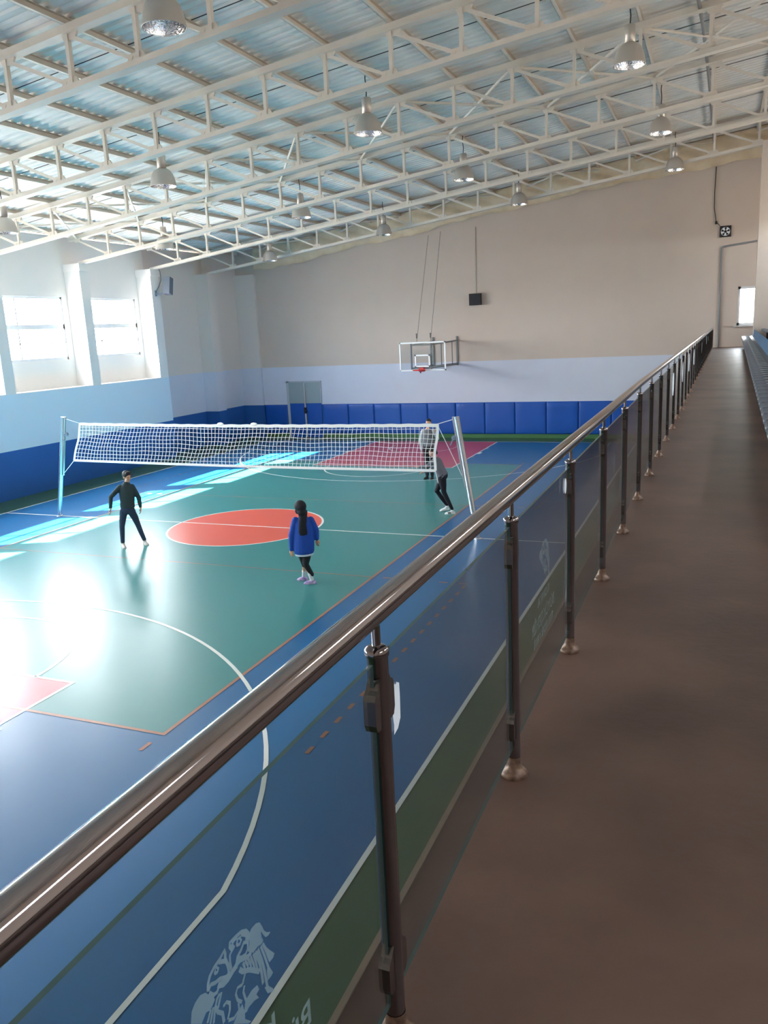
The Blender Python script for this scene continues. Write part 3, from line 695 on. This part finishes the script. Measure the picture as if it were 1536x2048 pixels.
def strip(pts, ax):
    vs = []
    for p in pts: vs += [p-ax*h, p+ax*h]
    b.add([v+Vector((0,-h*.6,0)) for v in vs]+[v+Vector((0,h*.6,0)) for v in vs],
          [(2*i,2*i+2,2*i+3,2*i+1) for i in range(len(pts)-1)]+[(len(vs)+2*i,len(vs)+2*i+1,len(vs)+2*i+3,len(vs)+2*i+2) for i in range(len(pts)-1)])
for i in range(1, nu): strip([npt(i/nu, j/20) for j in range(21)], Vector((1,0,0)))
for j in range(1, nv): strip([npt(i/(nu*2), j/nv) for i in range(nu*2+1)], Vector((0,0,1)))
b.build('mesh', NETW, vn)
def tape(name, f, n_, wd, horiz):
    b = MB(); vs = []; ax = Vector((0,0,1)) if horiz else Vector((1,0,0))
    for i in range(n_+1):
        p = f(i/n_)
        for sy in (-.006,.006):
            for s in (-.5,.5): vs.append(p+ax*wd*s+Vector((0,sy,0)))
    fs = []
    for i in range(n_):
        a = 4*i; fs += [(a,a+4,a+5,a+1),(a+2,a+3,a+7,a+6),(a,a+2,a+6,a+4),(a+1,a+5,a+7,a+3)]
    fs += [(0,1,3,2),(4*n_,4*n_+2,4*n_+3,4*n_+1)]; b.add(vs, fs); return b
b = tape('t', lambda u: npt(u,0)+Vector((0,0,-.02+.004*math.sin(u*150))), 188, .07, True)
for u in (.44,.535): c = npt(u,0); b.ell((c.x,0,c.z+.02),(.09,.02,.04), 12)
b.build('top_tape', TAPE, vn)
tape('b', lambda u: npt(u,1), 94, .055, True).build('bottom_tape', TAPE, vn)
tape('s', lambda u: npt(0,u), 20, .055, False).build('side_tape', TAPE, vn)
tape('s', lambda u: npt(1,u), 20, .055, False).build('side_tape', TAPE, vn)
for pts in ([(XA0,0,2.41),(-5.0,0,2.52)],[(XA1,0,1.475),(-5.28,0,1.15)],[(XC0,0,2.38),(5.12,0,2.47)],[(XC1,0,1.41),(4.78,-.02,1.15)],[(XC0,0,2.36),(5.25,.02,1.4),(5.42,0,1.05)]):
    b = MB(); b.tube(pts, .0075, 6); b.build('rope', TAPE, vn)

# ---- stadium seats
SEATE = mat('seat_edge_highlight', srgb(206,210,214), .4)  # pale tubes on seat edges, highlights put in as colour
def seat_profile_mesh(kind):
    b = MB(); n = 8; W = .19
    if kind == 'seat':
        prof = [(-.15,-.035),(-.16,-.015),(-.15,.0),(-.10,.008),(0,-.006),(.10,-.002),(.16,.02)]
        th = .012
    else:
        prof = [(.145,.01),(.175,.04),(.19,.10),(.20,.16),(.205,.22),(.20,.245)]; th = .012
    vs = []; fs = []
    for k in range(n+1):
        u = -1+2*k/n
        for (x, z) in prof:
            wd = W*(1-.18*max(0,(abs(x)/.16)**4 if kind == 'seat' else max(0,(z-.1)/.15)**2*.9))
            vs.append((x+(0 if kind=='seat' else -.02*u*u), u*wd, z+(.018*u*u if kind=='seat' else 0)))
    m_ = len(prof); N = len(vs)
    vs += [(v[0]+(th if kind!='seat' else 0), v[1], v[2]-(th if kind=='seat' else 0)) for v in vs]
    for k in range(n):
        for j in range(m_-1):
            a = k*m_+j; fs.append((a,a+m_,a+m_+1,a+1)); fs.append((N+a,N+a+1,N+a+m_+1,N+a+m_))
    for k in range(n):
        for j in (0, m_-1): a = k*m_+j; q = (a,N+a,N+a+m_,a+m_); fs.append(q if j else q[::-1])
    for j in range(m_-1):
        for k in (0, n): a = k*m_+j; q = (a,a+1,N+a+1,N+a); fs.append(q if k else q[::-1])
    b.add(vs, fs, 0, False); return b
def make_seat(m_seat, m_back):
    r = empty('stadium_seat', (0,0,0))
    b = seat_profile_mesh('seat')
    for y_ in (-.06,-.03,0,.03,.06): b.add([(-.06,y_-.004,.0055),(.07,y_-.004,.0035),(.07,y_+.004,.0035),(-.06,y_+.004,.0055)], [(0,1,2,3)], 1)
    for x_, z_ in ((-.158,-.012),):
        b.tube([(x_+.05*(k/4-1)**2*(1 if abs(k-4) > 2 else .6), (k-4)/4*.16, z_+.016*((k-4)/4)**2) for k in range(9)], .004, 6, mi=2)
    for s_ in (-1,1): b.tube([(-.125,s_*.168,.008),(-.04,s_*.186,.016),(.08,s_*.186,.018)], .004, 6, mi=2)
    b.build('seat', [m_seat, BLACK, SEATE], r)
    seat_profile_mesh('back').build('backrest', m_back, r)
    b = MB(); b.box((-.02,-.03,-.33),(.03,.03,-.02)); b.box((-.06,-.05,-.345),(.07,.05,-.33)); b.build('bracket', BLACK, r)
    return r
SZ = 3.2+.345
pr1 = make_seat(SEATM, SEATB); pr2 = None; k = 0; y = 14.35
while y > -10.6:
    k += 1; x = 10.53+.016*y+.16
    r = pr1 if k == 1 else copy_tree(pr1, loc=(x,y,SZ))
    r.location = (x,y,SZ)
    tag(r, 'grey stadium seat in the front row, %s from the far wall' % ordinal(k), 'seat', 'front row gallery seats')
    y -= .62 if k == 1 else .405
b = MB(); b.box((11.13,YN,3.2),(XR,12.3,3.46)); struct(b, 'floor_step', CONC)
k = 0; y = 12.0
while y > 2.2:
    k += 1; r = copy_tree(pr1, loc=(11.42,y,3.46+.345)); tag(r, 'blue-grey stadium seat in raised second row, %s from the far wall' % ordinal(k), 'seat', 'second row gallery seats'); y -= .405
# ---- people
SKIN = mat('skin', srgb(214,160,134), .55); HAIR = mat('hair_dark', srgb(34,30,32), .6)
def pmat(n, c, r=.8): return mat(n, c, r, noise=.12, scale=9, bump=.25, bscale=14)
def fused(mb, name, m_, parent, voxel=.009, smooth=2):
    o = mb.build('tmp_piece', m_)
    md = o.modifiers.new('r', 'REMESH'); md.mode = 'VOXEL'; md.voxel_size = voxel; md.use_smooth_shade = True
    s = o.modifiers.new('s', 'SMOOTH'); s.iterations = smooth; s.factor = .5
    dg = bpy.context.evaluated_depsgraph_get(); me = bpy.data.meshes.new_from_object(o.evaluated_get(dg)); bpy.data.objects.remove(o)
    me.name = name; off = world_loc(parent)
    for v in me.vertices: v.co -= off
    me.materials.clear(); me.materials.append(m_)
    for p in me.polygons: p.use_smooth = True
    q = bpy.data.objects.new(name, me); COL.objects.link(q); q.parent = parent; return q
def V(*a): return Vector(a)
def limb(mb, pts, rs, n=12):
    mb.tube(pts, rs, n)
    for p, r in zip(pts, rs): mb.ell(p, (r,r,r), 12)
def loft(mb, secs, side, n=18):
    """secs: (centre, half width along side, half depth)"""
    S = Vector(side).normalized(); vs = []; fs = []
    for i, (c, a, d) in enumerate(secs):
        c = Vector(c); nx_ = Vector(secs[min(i+1,len(secs)-1)][0])-Vector(secs[max(i-1,0)][0]); nx_.normalize()
        f = nx_.cross(S).normalized(); s2 = f.cross(nx_).normalized()
        for k in range(n):
            t = 2*PI*k/n; vs.append(c+s2*(a*math.cos(t))+f*(d*math.sin(t)))
    for i in range(len(secs)-1):
        for k in range(n): k2 = (k+1)%n; fs.append((i*n+k,i*n+k2,(i+1)*n+k2,(i+1)*n+k))
    fs.append(tuple(range(n-1,-1,-1))); fs.append(tuple((len(secs)-1)*n+k for k in range(n)))
    mb.add(vs, fs)
def hand(mb, wrist, tip, palm_n, thumb_side, s=1.0, curl=.5):
    w_, t = Vector(wrist), Vector(tip); d = (t-w_).normalized(); pn = Vector(palm_n); pn = (pn-d*pn.dot(d)).normalized(); sd_ = d.cross(pn).normalized()*thumb_side
    L = .085*s
    limb(mb, [w_-d*.03*s, w_+d*.02*s], [.025*s,.027*s])
    for k in range(4):
        o = (k-1.5)*.019*s; a = w_+d*.015*s+sd_*o*-.7; b_ = w_+d*L-sd_*o*-1.0*(-1)
        b_ = w_+d*L+sd_*(-o)
        limb(mb, [w_+d*.015*s-sd_*o*.7, b_], [.014*s,.0115*s], 8)
        ln = (.070,.078,.074,.058)[k]*s if thumb_side else .07
        p1 = b_+d*ln*.45+pn*ln*.18*curl; p2 = p1+d*ln*.30+pn*ln*.38*curl; p3 = p2+d*ln*.14+pn*ln*.32*curl
        limb(mb, [b_,p1,p2,p3], [.0105*s,.0098*s,.0092*s,.008*s], 8)
    q = w_+d*.025*s+sd_*.02*s
    limb(mb, [q, q+d*.03*s+sd_*.022*s+pn*.008, q+d*.055*s+sd_*.028*s+pn*.02, q+d*.072*s+sd_*.026*s+pn*.028], [.014*s,.012*s,.0105*s,.009*s], 8)
def head(mb, c, f, up=(0,0,1), s=1.0):
    """skull, jaw, nose, ears, brow; c = head centre, f = facing"""
    F = Vector(f).normalized(); U = Vector(up); U = (U-F*U.dot(F)).normalized(); S = F.cross(U)
    R = Matrix((S, F, U)).transposed(); C = Vector(c)
    P = lambda x, y_, z: C+R@Vector((x*s,y_*s,z*s))
    mb.ell(P(0,-.01,.025),(.072*s,.092*s,.082*s), 20, rot=R)
    mb.ell(P(0,.025,-.035),(.055*s,.062*s,.072*s), 16, rot=R)
    mb.ell(P(0,.055,-.088),(.024*s,.022*s,.018*s), 10, rot=R)
    limb(mb, [P(0,.080,.012),P(0,.098,-.022)], [.008*s,.012*s], 8)
    for sx in (-1,1):
        mb.ell(P(sx*.073,-.005,-.005),(.010*s,.020*s,.032*s), 10, rot=R)
        mb.ell(P(sx*.03,.072,.022),(.020*s,.012*s,.008*s), 8, rot=R)
        mb.ell(P(sx*.035,.055,-.03),(.022*s,.022*s,.018*s), 8, rot=R)
    mb.ell(P(0,.080,-.052),(.022*s,.010*s,.009*s), 8, rot=R)
    return P, R
def face_bits(parent, P, R, s=1.0):
    for sx in (-1,1):
        b = MB(); b.ell(P(sx*.030,.082,.006),(.013*s,.006*s,.006*s), 8, rot=R); b.build('eye', mat('eye_dark', srgb(40,30,28), .3), parent)
def shoe(mb, heel, toe, ankle, h=.05, w_=.042, mi=0):
    H, T = Vector(heel), Vector(toe); d = (T-H); d2 = V(d.x,d.y,0).normalized(); n_ = V(-d2.y,d2.x,0)
    L = d.length
    loft(mb, [(H+V(0,0,.026),.026,.024),(H+d*.15+V(0,0,.035),w_*.82,.036),(H+d*.45+V(0,0,.036),w_*.88,.036),(H+d*.75+V(0,0,.028),w_*1.05,.028),(H+d*.95+V(0,0,.020),w_*.7,.018),(T+V(0,0,.014),.012,.008)], n_, 14)
    limb(mb, [H+d*.28+V(0,0,.04), Vector(ankle)+V(0,0,-.01)], [.042,.038], 12)
def sole(mb, heel, toe, w_=.043):
    H, T = Vector(heel), Vector(toe); d = (T-H); n_ = V(-d.y,d.x,0).normalized(); out = []
    prof = [(-.04,.5),(.0,.8),(.15,.9),(.45,.75),(.72,1.08),(.92,.8),(1.02,.35)]
    pts = [H+d*t+n_*w_*k for t, k in prof] + [H+d*t-n_*w_*k for t, k in reversed(prof)]
    mb.prism(pts, (0,0,.018))

# boy in dark clothes ------------------------------------------------
def boy():
    S = V(.80,.60,0)*1.0; S.normalize(); Fb = V(.55,-.83,0).normalized()
    base = (-1.51,-2.15,0)
    r = empty('person', base, 'person in dark top and jeans with arms held out, facing the net', 'person')
    shL, shR = V(-1.605,-2.235,1.325), V(-1.415,-2.085,1.31)
    elL, wrL, haL = V(-1.745,-2.40,1.125), V(-1.775,-2.41,.895), V(-1.765,-2.44,.79)
    elR, wrR, haR = V(-1.325,-2.02,1.055), V(-1.30,-2.03,.85), V(-1.285,-2.05,.74)
    hip, waist, neck, hd = V(-1.528,-2.17,.82), V(-1.520,-2.165,.98), V(-1.500,-2.15,1.40), V(-1.476,-2.135,1.525)
    hL, hR = V(-1.600,-2.23,.80), V(-1.465,-2.12,.79)
    kL, aL, kR, aR = V(-1.625,-2.30,.47), V(-1.665,-2.29,.10), V(-1.40,-2.06,.47), V(-1.325,-2.00,.10)
    b = MB()
    loft(b, [(hip,.105,.075),(waist,.105,.075),(V(-1.51,-2.155,1.2),.14,.09),(V(-1.508,-2.152,1.33),.13,.075),(neck,.05,.05)], S)
    limb(b, [neck-V(0,0,.06), hd-V(0,0,.04)], [.05,.048])
    for sh, el, wr, ha, ts in ((shL,elL,wrL,haL,1),(shR,elR,wrR,haR,-1)):
        limb(b, [sh,el,wr], [.045,.035,.025]); hand(b, wr, ha, -S*ts if ts > 0 else -S, -1, .95, .6)
    for h_, k_, a_ in ((hL,kL,aL),(hR,kR,aR)): limb(b, [h_-V(0,0,.02),k_,a_], [.052,.042,.030])
    P, R = head(b, hd, V(.93,-.28,-.12)); body = fused(b, 'body', SKIN, r, .008, 1)
    face_bits(body, P, R)
    b = MB(); b.ell(P(0,-.022,.045),(.088,.100,.088), 20, rot=R); b.ell(P(0,.048,.090),(.072,.050,.036), 12, rot=R); b.ell(P(0,-.07,-.02),(.06,.03,.05), 12, rot=R)
    fused(b, 'hair', HAIR, r, .009, 1)
    b = MB()
    loft(b, [(V(-1.528,-2.17,.86),.155,.11),(waist,.15,.105),(V(-1.51,-2.155,1.18),.165,.115),(V(-1.508,-2.152,1.30),.16,.10),(V(-1.502,-2.15,1.385),.075,.065),(V(-1.50,-2.15,1.425),.056,.056)], S)
    for sh, el, wr in ((shL,elL,wrL),(shR,elR,wrR)): limb(b, [sh-V(0,0,.01),(sh+el)/2,el,(el+wr)/2,wr+V(0,0,.01)], [.062,.054,.050,.043,.036])
    fused(b, 'sweater', pmat('dark_green_knit', srgb(46,64,68)), r, .011, 1)
    b = MB(); loft(b, [(V(-1.528,-2.17,.93),.135,.095),(V(-1.530,-2.172,.80),.15,.11),(V(-1.532,-2.174,.73),.13,.10)], S)
    for h_, k_, a_ in ((hL,kL,aL),(hR,kR,aR)): limb(b, [h_-V(0,0,.02),h_-V(0,0,.06),(h_+k_)/2,k_,(k_+a_)/2,a_+V(0,0,.02)], [.080,.084,.074,.058,.052,.045])
    fused(b, 'jeans', pmat('dark_jeans', srgb(46,62,88)), r, .011, 1)
    SW = mat('shoe_offwhite', srgb(222,214,206), .5)
    for a_, toe, heel in ((aL,V(-1.535,-2.40,0),V(-1.70,-2.26,0)),(aR,V(-1.19,-2.06,.0),V(-1.36,-1.98,0))):
        b = MB(); shoe(b, heel, toe, a_); sole(b, heel, toe); fused(b, 'shoe', SW, r, .008, 1)
boy()

# girl with head scarf ------------------------------------------------
def girl():
    S = V(.85,.45,0).normalized()
    r = empty('person', (3.53,-3.65,0), 'person in blue sweatshirt and long black head scarf seen from behind, walking', 'person')
    hd, neck, hip = V(3.49,-3.67,1.385), V(3.527,-3.65,1.25), V(3.51,-3.655,.66)
    shL, elL, wrL, haL = V(3.405,-3.715,1.165), V(3.335,-3.755,.90), V(3.315,-3.765,.65), V(3.315,-3.775,.53)
    shR, elR, wrR, haR = V(3.640,-3.59,1.155), V(3.695,-3.53,.96), V(3.715,-3.55,.81), V(3.72,-3.56,.70)
    hL, hR = V(3.465,-3.68,.62), V(3.555,-3.635,.62)
    kF, aF, toF, heF = V(3.52,-3.66,.36), V(3.60,-3.615,.10), V(3.47,-3.68,.0), V(3.655,-3.585,.0)
    kB, aB, toB, heB = V(3.45,-3.58,.34), V(3.36,-3.46,.11), V(3.25,-3.53,.0), V(3.41,-3.44,.0)
    b = MB()
    loft(b, [(hip,.11,.08),(V(3.515,-3.652,.9),.10,.075),(V(3.525,-3.65,1.1),.12,.08),(V(3.527,-3.65,1.19),.10,.06),(neck,.045,.045)], S)
    limb(b, [neck-V(0,0,.05), hd-V(0,0,.05)], [.045,.043])
    for sh, el, wr, ha in ((shL,elL,wrL,haL),(shR,elR,wrR,haR)): limb(b, [sh,el,wr], [.04,.032,.022]); hand(b, wr, ha, V(0,1,0), 1 if sh is shR else -1, .85, .6)
    limb(b, [hL,kB,aB], [.065,.042,.03]); limb(b, [hR,kF,aF], [.065,.042,.03])
    P, R = head(b, hd, V(-.85,.5,-.12), s=.95); body = fused(b, 'body', SKIN, r, .008, 1); face_bits(body, P, R, .95)
    b = MB(); b.ell(P(0,-.02,.025),(.100,.122,.108), 20, rot=R); b.ell(P(0,.040,-.055),(.080,.062,.072), 16, rot=R); b.ell(P(0,-.05,-.07),(.085,.08,.08), 14, rot=R)
    loft(b, [(V(3.535,-3.665,1.33),.085,.07),(V(3.55,-3.70,1.20),.072,.055),(V(3.555,-3.735,1.08),.072,.032),(V(3.56,-3.745,.97),.080,.028),(V(3.565,-3.745,.88),.072,.020)], S)
    hj = fused(b, 'head_scarf', pmat('black_scarf', srgb(26,28,36)), r, .01, 1)
    b = MB()
    loft(b, [(V(3.505,-3.66,.565),.165,.13),(V(3.505,-3.66,.61),.18,.145),(V(3.51,-3.655,.75),.185,.145),(V(3.515,-3.652,.95),.175,.125),(V(3.52,-3.65,1.10),.165,.11),(V(3.525,-3.65,1.18),.12,.085),(V(3.527,-3.65,1.235),.058,.055)], S)
    for sh, el, wr in ((shL,elL,wrL),(shR,elR,wrR)): limb(b, [sh,(sh+el)/2,el,(el+wr)/2,wr+V(0,0,.005)], [.062,.062,.058,.050,.040])
    fused(b, 'sweatshirt', pmat('royal_blue_fleece', srgb(22,76,170)), r, .011, 1)
    b = MB(); loft(b, [(V(3.505,-3.66,.535),.158,.125),(V(3.505,-3.66,.60),.165,.13)], S); limb(b, [V(3.527,-3.65,1.20),V(3.527,-3.65,1.262)], [.058,.055]); b.build('undershirt', pmat('white_cotton', srgb(216,226,236)), r)
    b = MB(); limb(b, [hL,(hL+kB)/2,kB,aB+V(.02,.03,.08)], [.085,.075,.055,.042]); limb(b, [hR,(hR+kF)/2,kF,aF+V(0,0,.07)], [.085,.075,.056,.042]); fused(b, 'leggings', pmat('black_leggings', srgb(26,28,34)), r, .01, 1)
    for a_, k_ in ((aF,kF),(aB,kB)):
        b = MB(); d = (k_-a_).normalized(); limb(b, [a_-V(0,0,.04), a_+d*.10], [.038,.040]); fused(b, 'sock', pmat('white_sock', srgb(228,228,232)), r, .008, 1)
    PUR = mat('shoe_purple', srgb(128,92,178), .5, noise=.5, scale=14, col2=srgb(226,206,230))
    for a_, toe, heel in ((aF,toF,heF),(aB,toB,heB)):
        b = MB(); shoe(b, heel, toe, a_+V(0,0,-.03), w_=.038); sole(b, heel, toe, .04); fused(b, 'shoe', PUR, r, .008, 1)
girl()

# crouching player under the end of the net --------------------------
def runner():
    S = V(.25,1,0).normalized()
    r = empty('person', (4.3,2.03,0), 'person in grey top and black leggings leaning forward behind the net end', 'person')
    hd, neck = V(3.965,2.05,1.475), V(4.02,2.05,1.36)
    chest, waist, hip = V(4.06,2.04,1.22), V(4.15,2.02,1.05), V(4.215,2.01,.93)
    sh1, el1, w1, h1 = V(4.03,1.92,1.27), V(3.86,1.86,1.15), V(3.72,1.86,1.15), V(3.62,1.85,1.17)
    sh2, el2, w2, h2 = V(4.03,2.19,1.23), V(3.87,2.16,1.02), V(3.74,2.12,.99), V(3.64,2.08,.97)
    hA, hB = V(4.21,1.95,.92), V(4.21,2.09,.92)
    kF, aF, toF, heF = V(4.235,1.98,.54), V(4.40,2.05,.12), V(4.235,2.0,0), V(4.465,2.08,0)
    kB, aB, toB, heB = V(4.02,2.10,.54), V(4.20,2.28,.16), V(4.02,2.27,.0), V(4.235,2.33,.04)
    b = MB(); loft(b, [(hip,.12,.085),(waist,.11,.08),(chest,.14,.09),(V(4.04,2.045,1.30),.12,.07),(neck,.045,.045)], S); limb(b, [neck, hd-V(0,0,.03)], [.047,.046])
    for sh, el, wr, ha, ts in ((sh1,el1,w1,h1,1),(sh2,el2,w2,h2,-1)): limb(b, [sh,el,wr], [.042,.034,.024]); hand(b, wr, ha, V(0,0,-1), ts, .95, .4)
    limb(b, [hA,kF,aF], [.068,.043,.032]); limb(b, [hB,kB,aB], [.068,.043,.032])
    P, R = head(b, hd, V(-.85,-.1,-.35)); body = fused(b, 'body', SKIN, r, .008, 1); face_bits(body, P, R)
    b = MB(); b.ell(P(0,-.022,.036),(.080,.096,.084), 20, rot=R); b.ell(P(0,-.07,-.03),(.05,.04,.06), 12, rot=R); fused(b, 'hair', HAIR, r, .009, 1)
    b = MB(); loft(b, [(V(4.25,2.01,.90),.155,.12),(hip,.155,.12),(waist,.15,.115),(chest,.17,.12),(V(4.04,2.045,1.30),.15,.095),(V(4.025,2.05,1.355),.06,.06)], S)
    for sh, el, wr in ((sh1,el1,w1),(sh2,el2,w2)): limb(b, [sh,(sh+el)/2,el,wr], [.064,.058,.052,.038])
    fused(b, 'sweatshirt', pmat('grey_sweatshirt', srgb(112,112,120)), r, .011, 1)
    b = MB(); limb(b, [hA,(hA+kF)/2,kF,(kF+aF)/2,aF+V(0,0,.01)], [.098,.085,.060,.052,.038]); limb(b, [hB,(hB+kB)/2,kB,(kB+aB)/2,aB+V(0,0,.01)], [.098,.085,.060,.052,.038]); fused(b, 'leggings', pmat('black_leggings_b', srgb(22,24,34)), r, .01, 1)
    SW = mat('shoe_white', srgb(238,238,236), .5)
    for a_, toe, heel in ((aF,toF,heF),(aB,toB,heB)):
        b = MB(); shoe(b, heel, toe, a_+V(0,0,-.03)); sole(b, heel, toe); sh_ = fused(b, 'shoe', SW, r, .008, 1)
        if toe is toF:
            d = (Vector(toe)-Vector(heel)).normalized(); n_ = V(d.y,-d.x,0); c = Vector(heel)+d*.11
            if n_.y > 0: n_ = -n_
            for k in range(3):
                q = MB(); p0 = c+d*.024*k+n_*.046; q.beam(p0+V(0,0,.020), p0+d*.016+V(0,0,.062)-n_*.010, .008, .010); q.build('stripe', BLACK, sh_)
runner()

# standing person at the back ----------------------------------------
def stander():
    S = V(.93,.33,0).normalized()
    r = empty('person', (2.35,6.38,0), 'person in grey and white top standing far behind the net with one hand raised', 'person')
    hd, neck = V(2.37,6.38,1.64), V(2.34,6.38,1.50); hip = V(2.345,6.38,.92)
    shL, elL, wrL, haL = V(2.20,6.33,1.39), V(2.145,6.30,1.12), V(2.16,6.29,.87), V(2.175,6.28,.74)
    shR, elR, wrR, haR = V(2.49,6.43,1.39), V(2.61,6.45,1.18), V(2.635,6.35,1.37), V(2.63,6.33,1.48)
    hL, hR, kL, kR, aL, aR = V(2.27,6.36,.88), V(2.42,6.40,.88), V(2.28,6.34,.48), V(2.415,6.39,.48), V(2.28,6.37,.09), V(2.42,6.41,.09)
    b = MB(); loft(b, [(hip,.125,.09),(V(2.345,6.38,1.1),.12,.085),(V(2.345,6.38,1.3),.145,.09),(V(2.342,6.38,1.40),.12,.07),(neck,.05,.05)], S); limb(b, [neck-V(0,0,.04),hd-V(0,0,.04)], [.05,.048])
    for sh, el, wr, ha, ts in ((shL,elL,wrL,haL,1),(shR,elR,wrR,haR,-1)): limb(b, [sh,el,wr], [.044,.035,.025]); hand(b, wr, ha, V(0,-1,0) if ts < 0 else V(1,0,0), ts, .95, .5)
    limb(b, [hL,kL,aL], [.07,.045,.033]); limb(b, [hR,kR,aR], [.07,.045,.033])
    P, R = head(b, hd, V(.1,-1,-.15)); body = fused(b, 'body', SKIN, r, .009, 1); face_bits(body, P, R)
    b = MB(); b.ell(P(0,-.03,.042),(.082,.095,.080), 20, rot=R); b.ell(P(0,.04,.09),(.06,.045,.025), 12, rot=R); fused(b, 'hair', HAIR, r, .009, 1)
    b = MB(); loft(b, [(V(2.345,6.38,.96),.165,.12),(V(2.345,6.38,1.1),.165,.12),(V(2.345,6.38,1.3),.175,.12),(V(2.342,6.38,1.39),.15,.095),(V(2.34,6.38,1.47),.06,.06)], S)
    fused(b, 'sweater', pmat('grey_sweater', srgb(120,120,126)), r, .011, 1)
    b = MB()
    for sh, el, wr in ((shL,elL,wrL),(shR,elR,wrR)): limb(b, [sh,(sh+el)/2,el,wr], [.066,.060,.054,.040])
    fused(b, 'sleeves', pmat('pale_grey_sleeve', srgb(196,196,200)), r, .011, 1)
    b = MB(); loft(b, [(V(2.345,6.38,.99),.14,.10),(V(2.345,6.38,.85),.16,.12)], S); limb(b, [hL,kL,aL+V(0,0,.02)], [.088,.064,.052]); limb(b, [hR,kR,aR+V(0,0,.02)], [.088,.064,.052]); fused(b, 'trousers', pmat('dark_trousers', srgb(30,32,40)), r, .011, 1)
    for a_, dx in ((aL,-.03),(aR,.03)):
        heel = V(a_.x,a_.y+.05,0); toe = V(a_.x+dx,a_.y-.19,0); b = MB(); shoe(b, heel, toe, a_); sole(b, heel, toe); fused(b, 'shoe', BLACK, r, .009, 1)
stander()
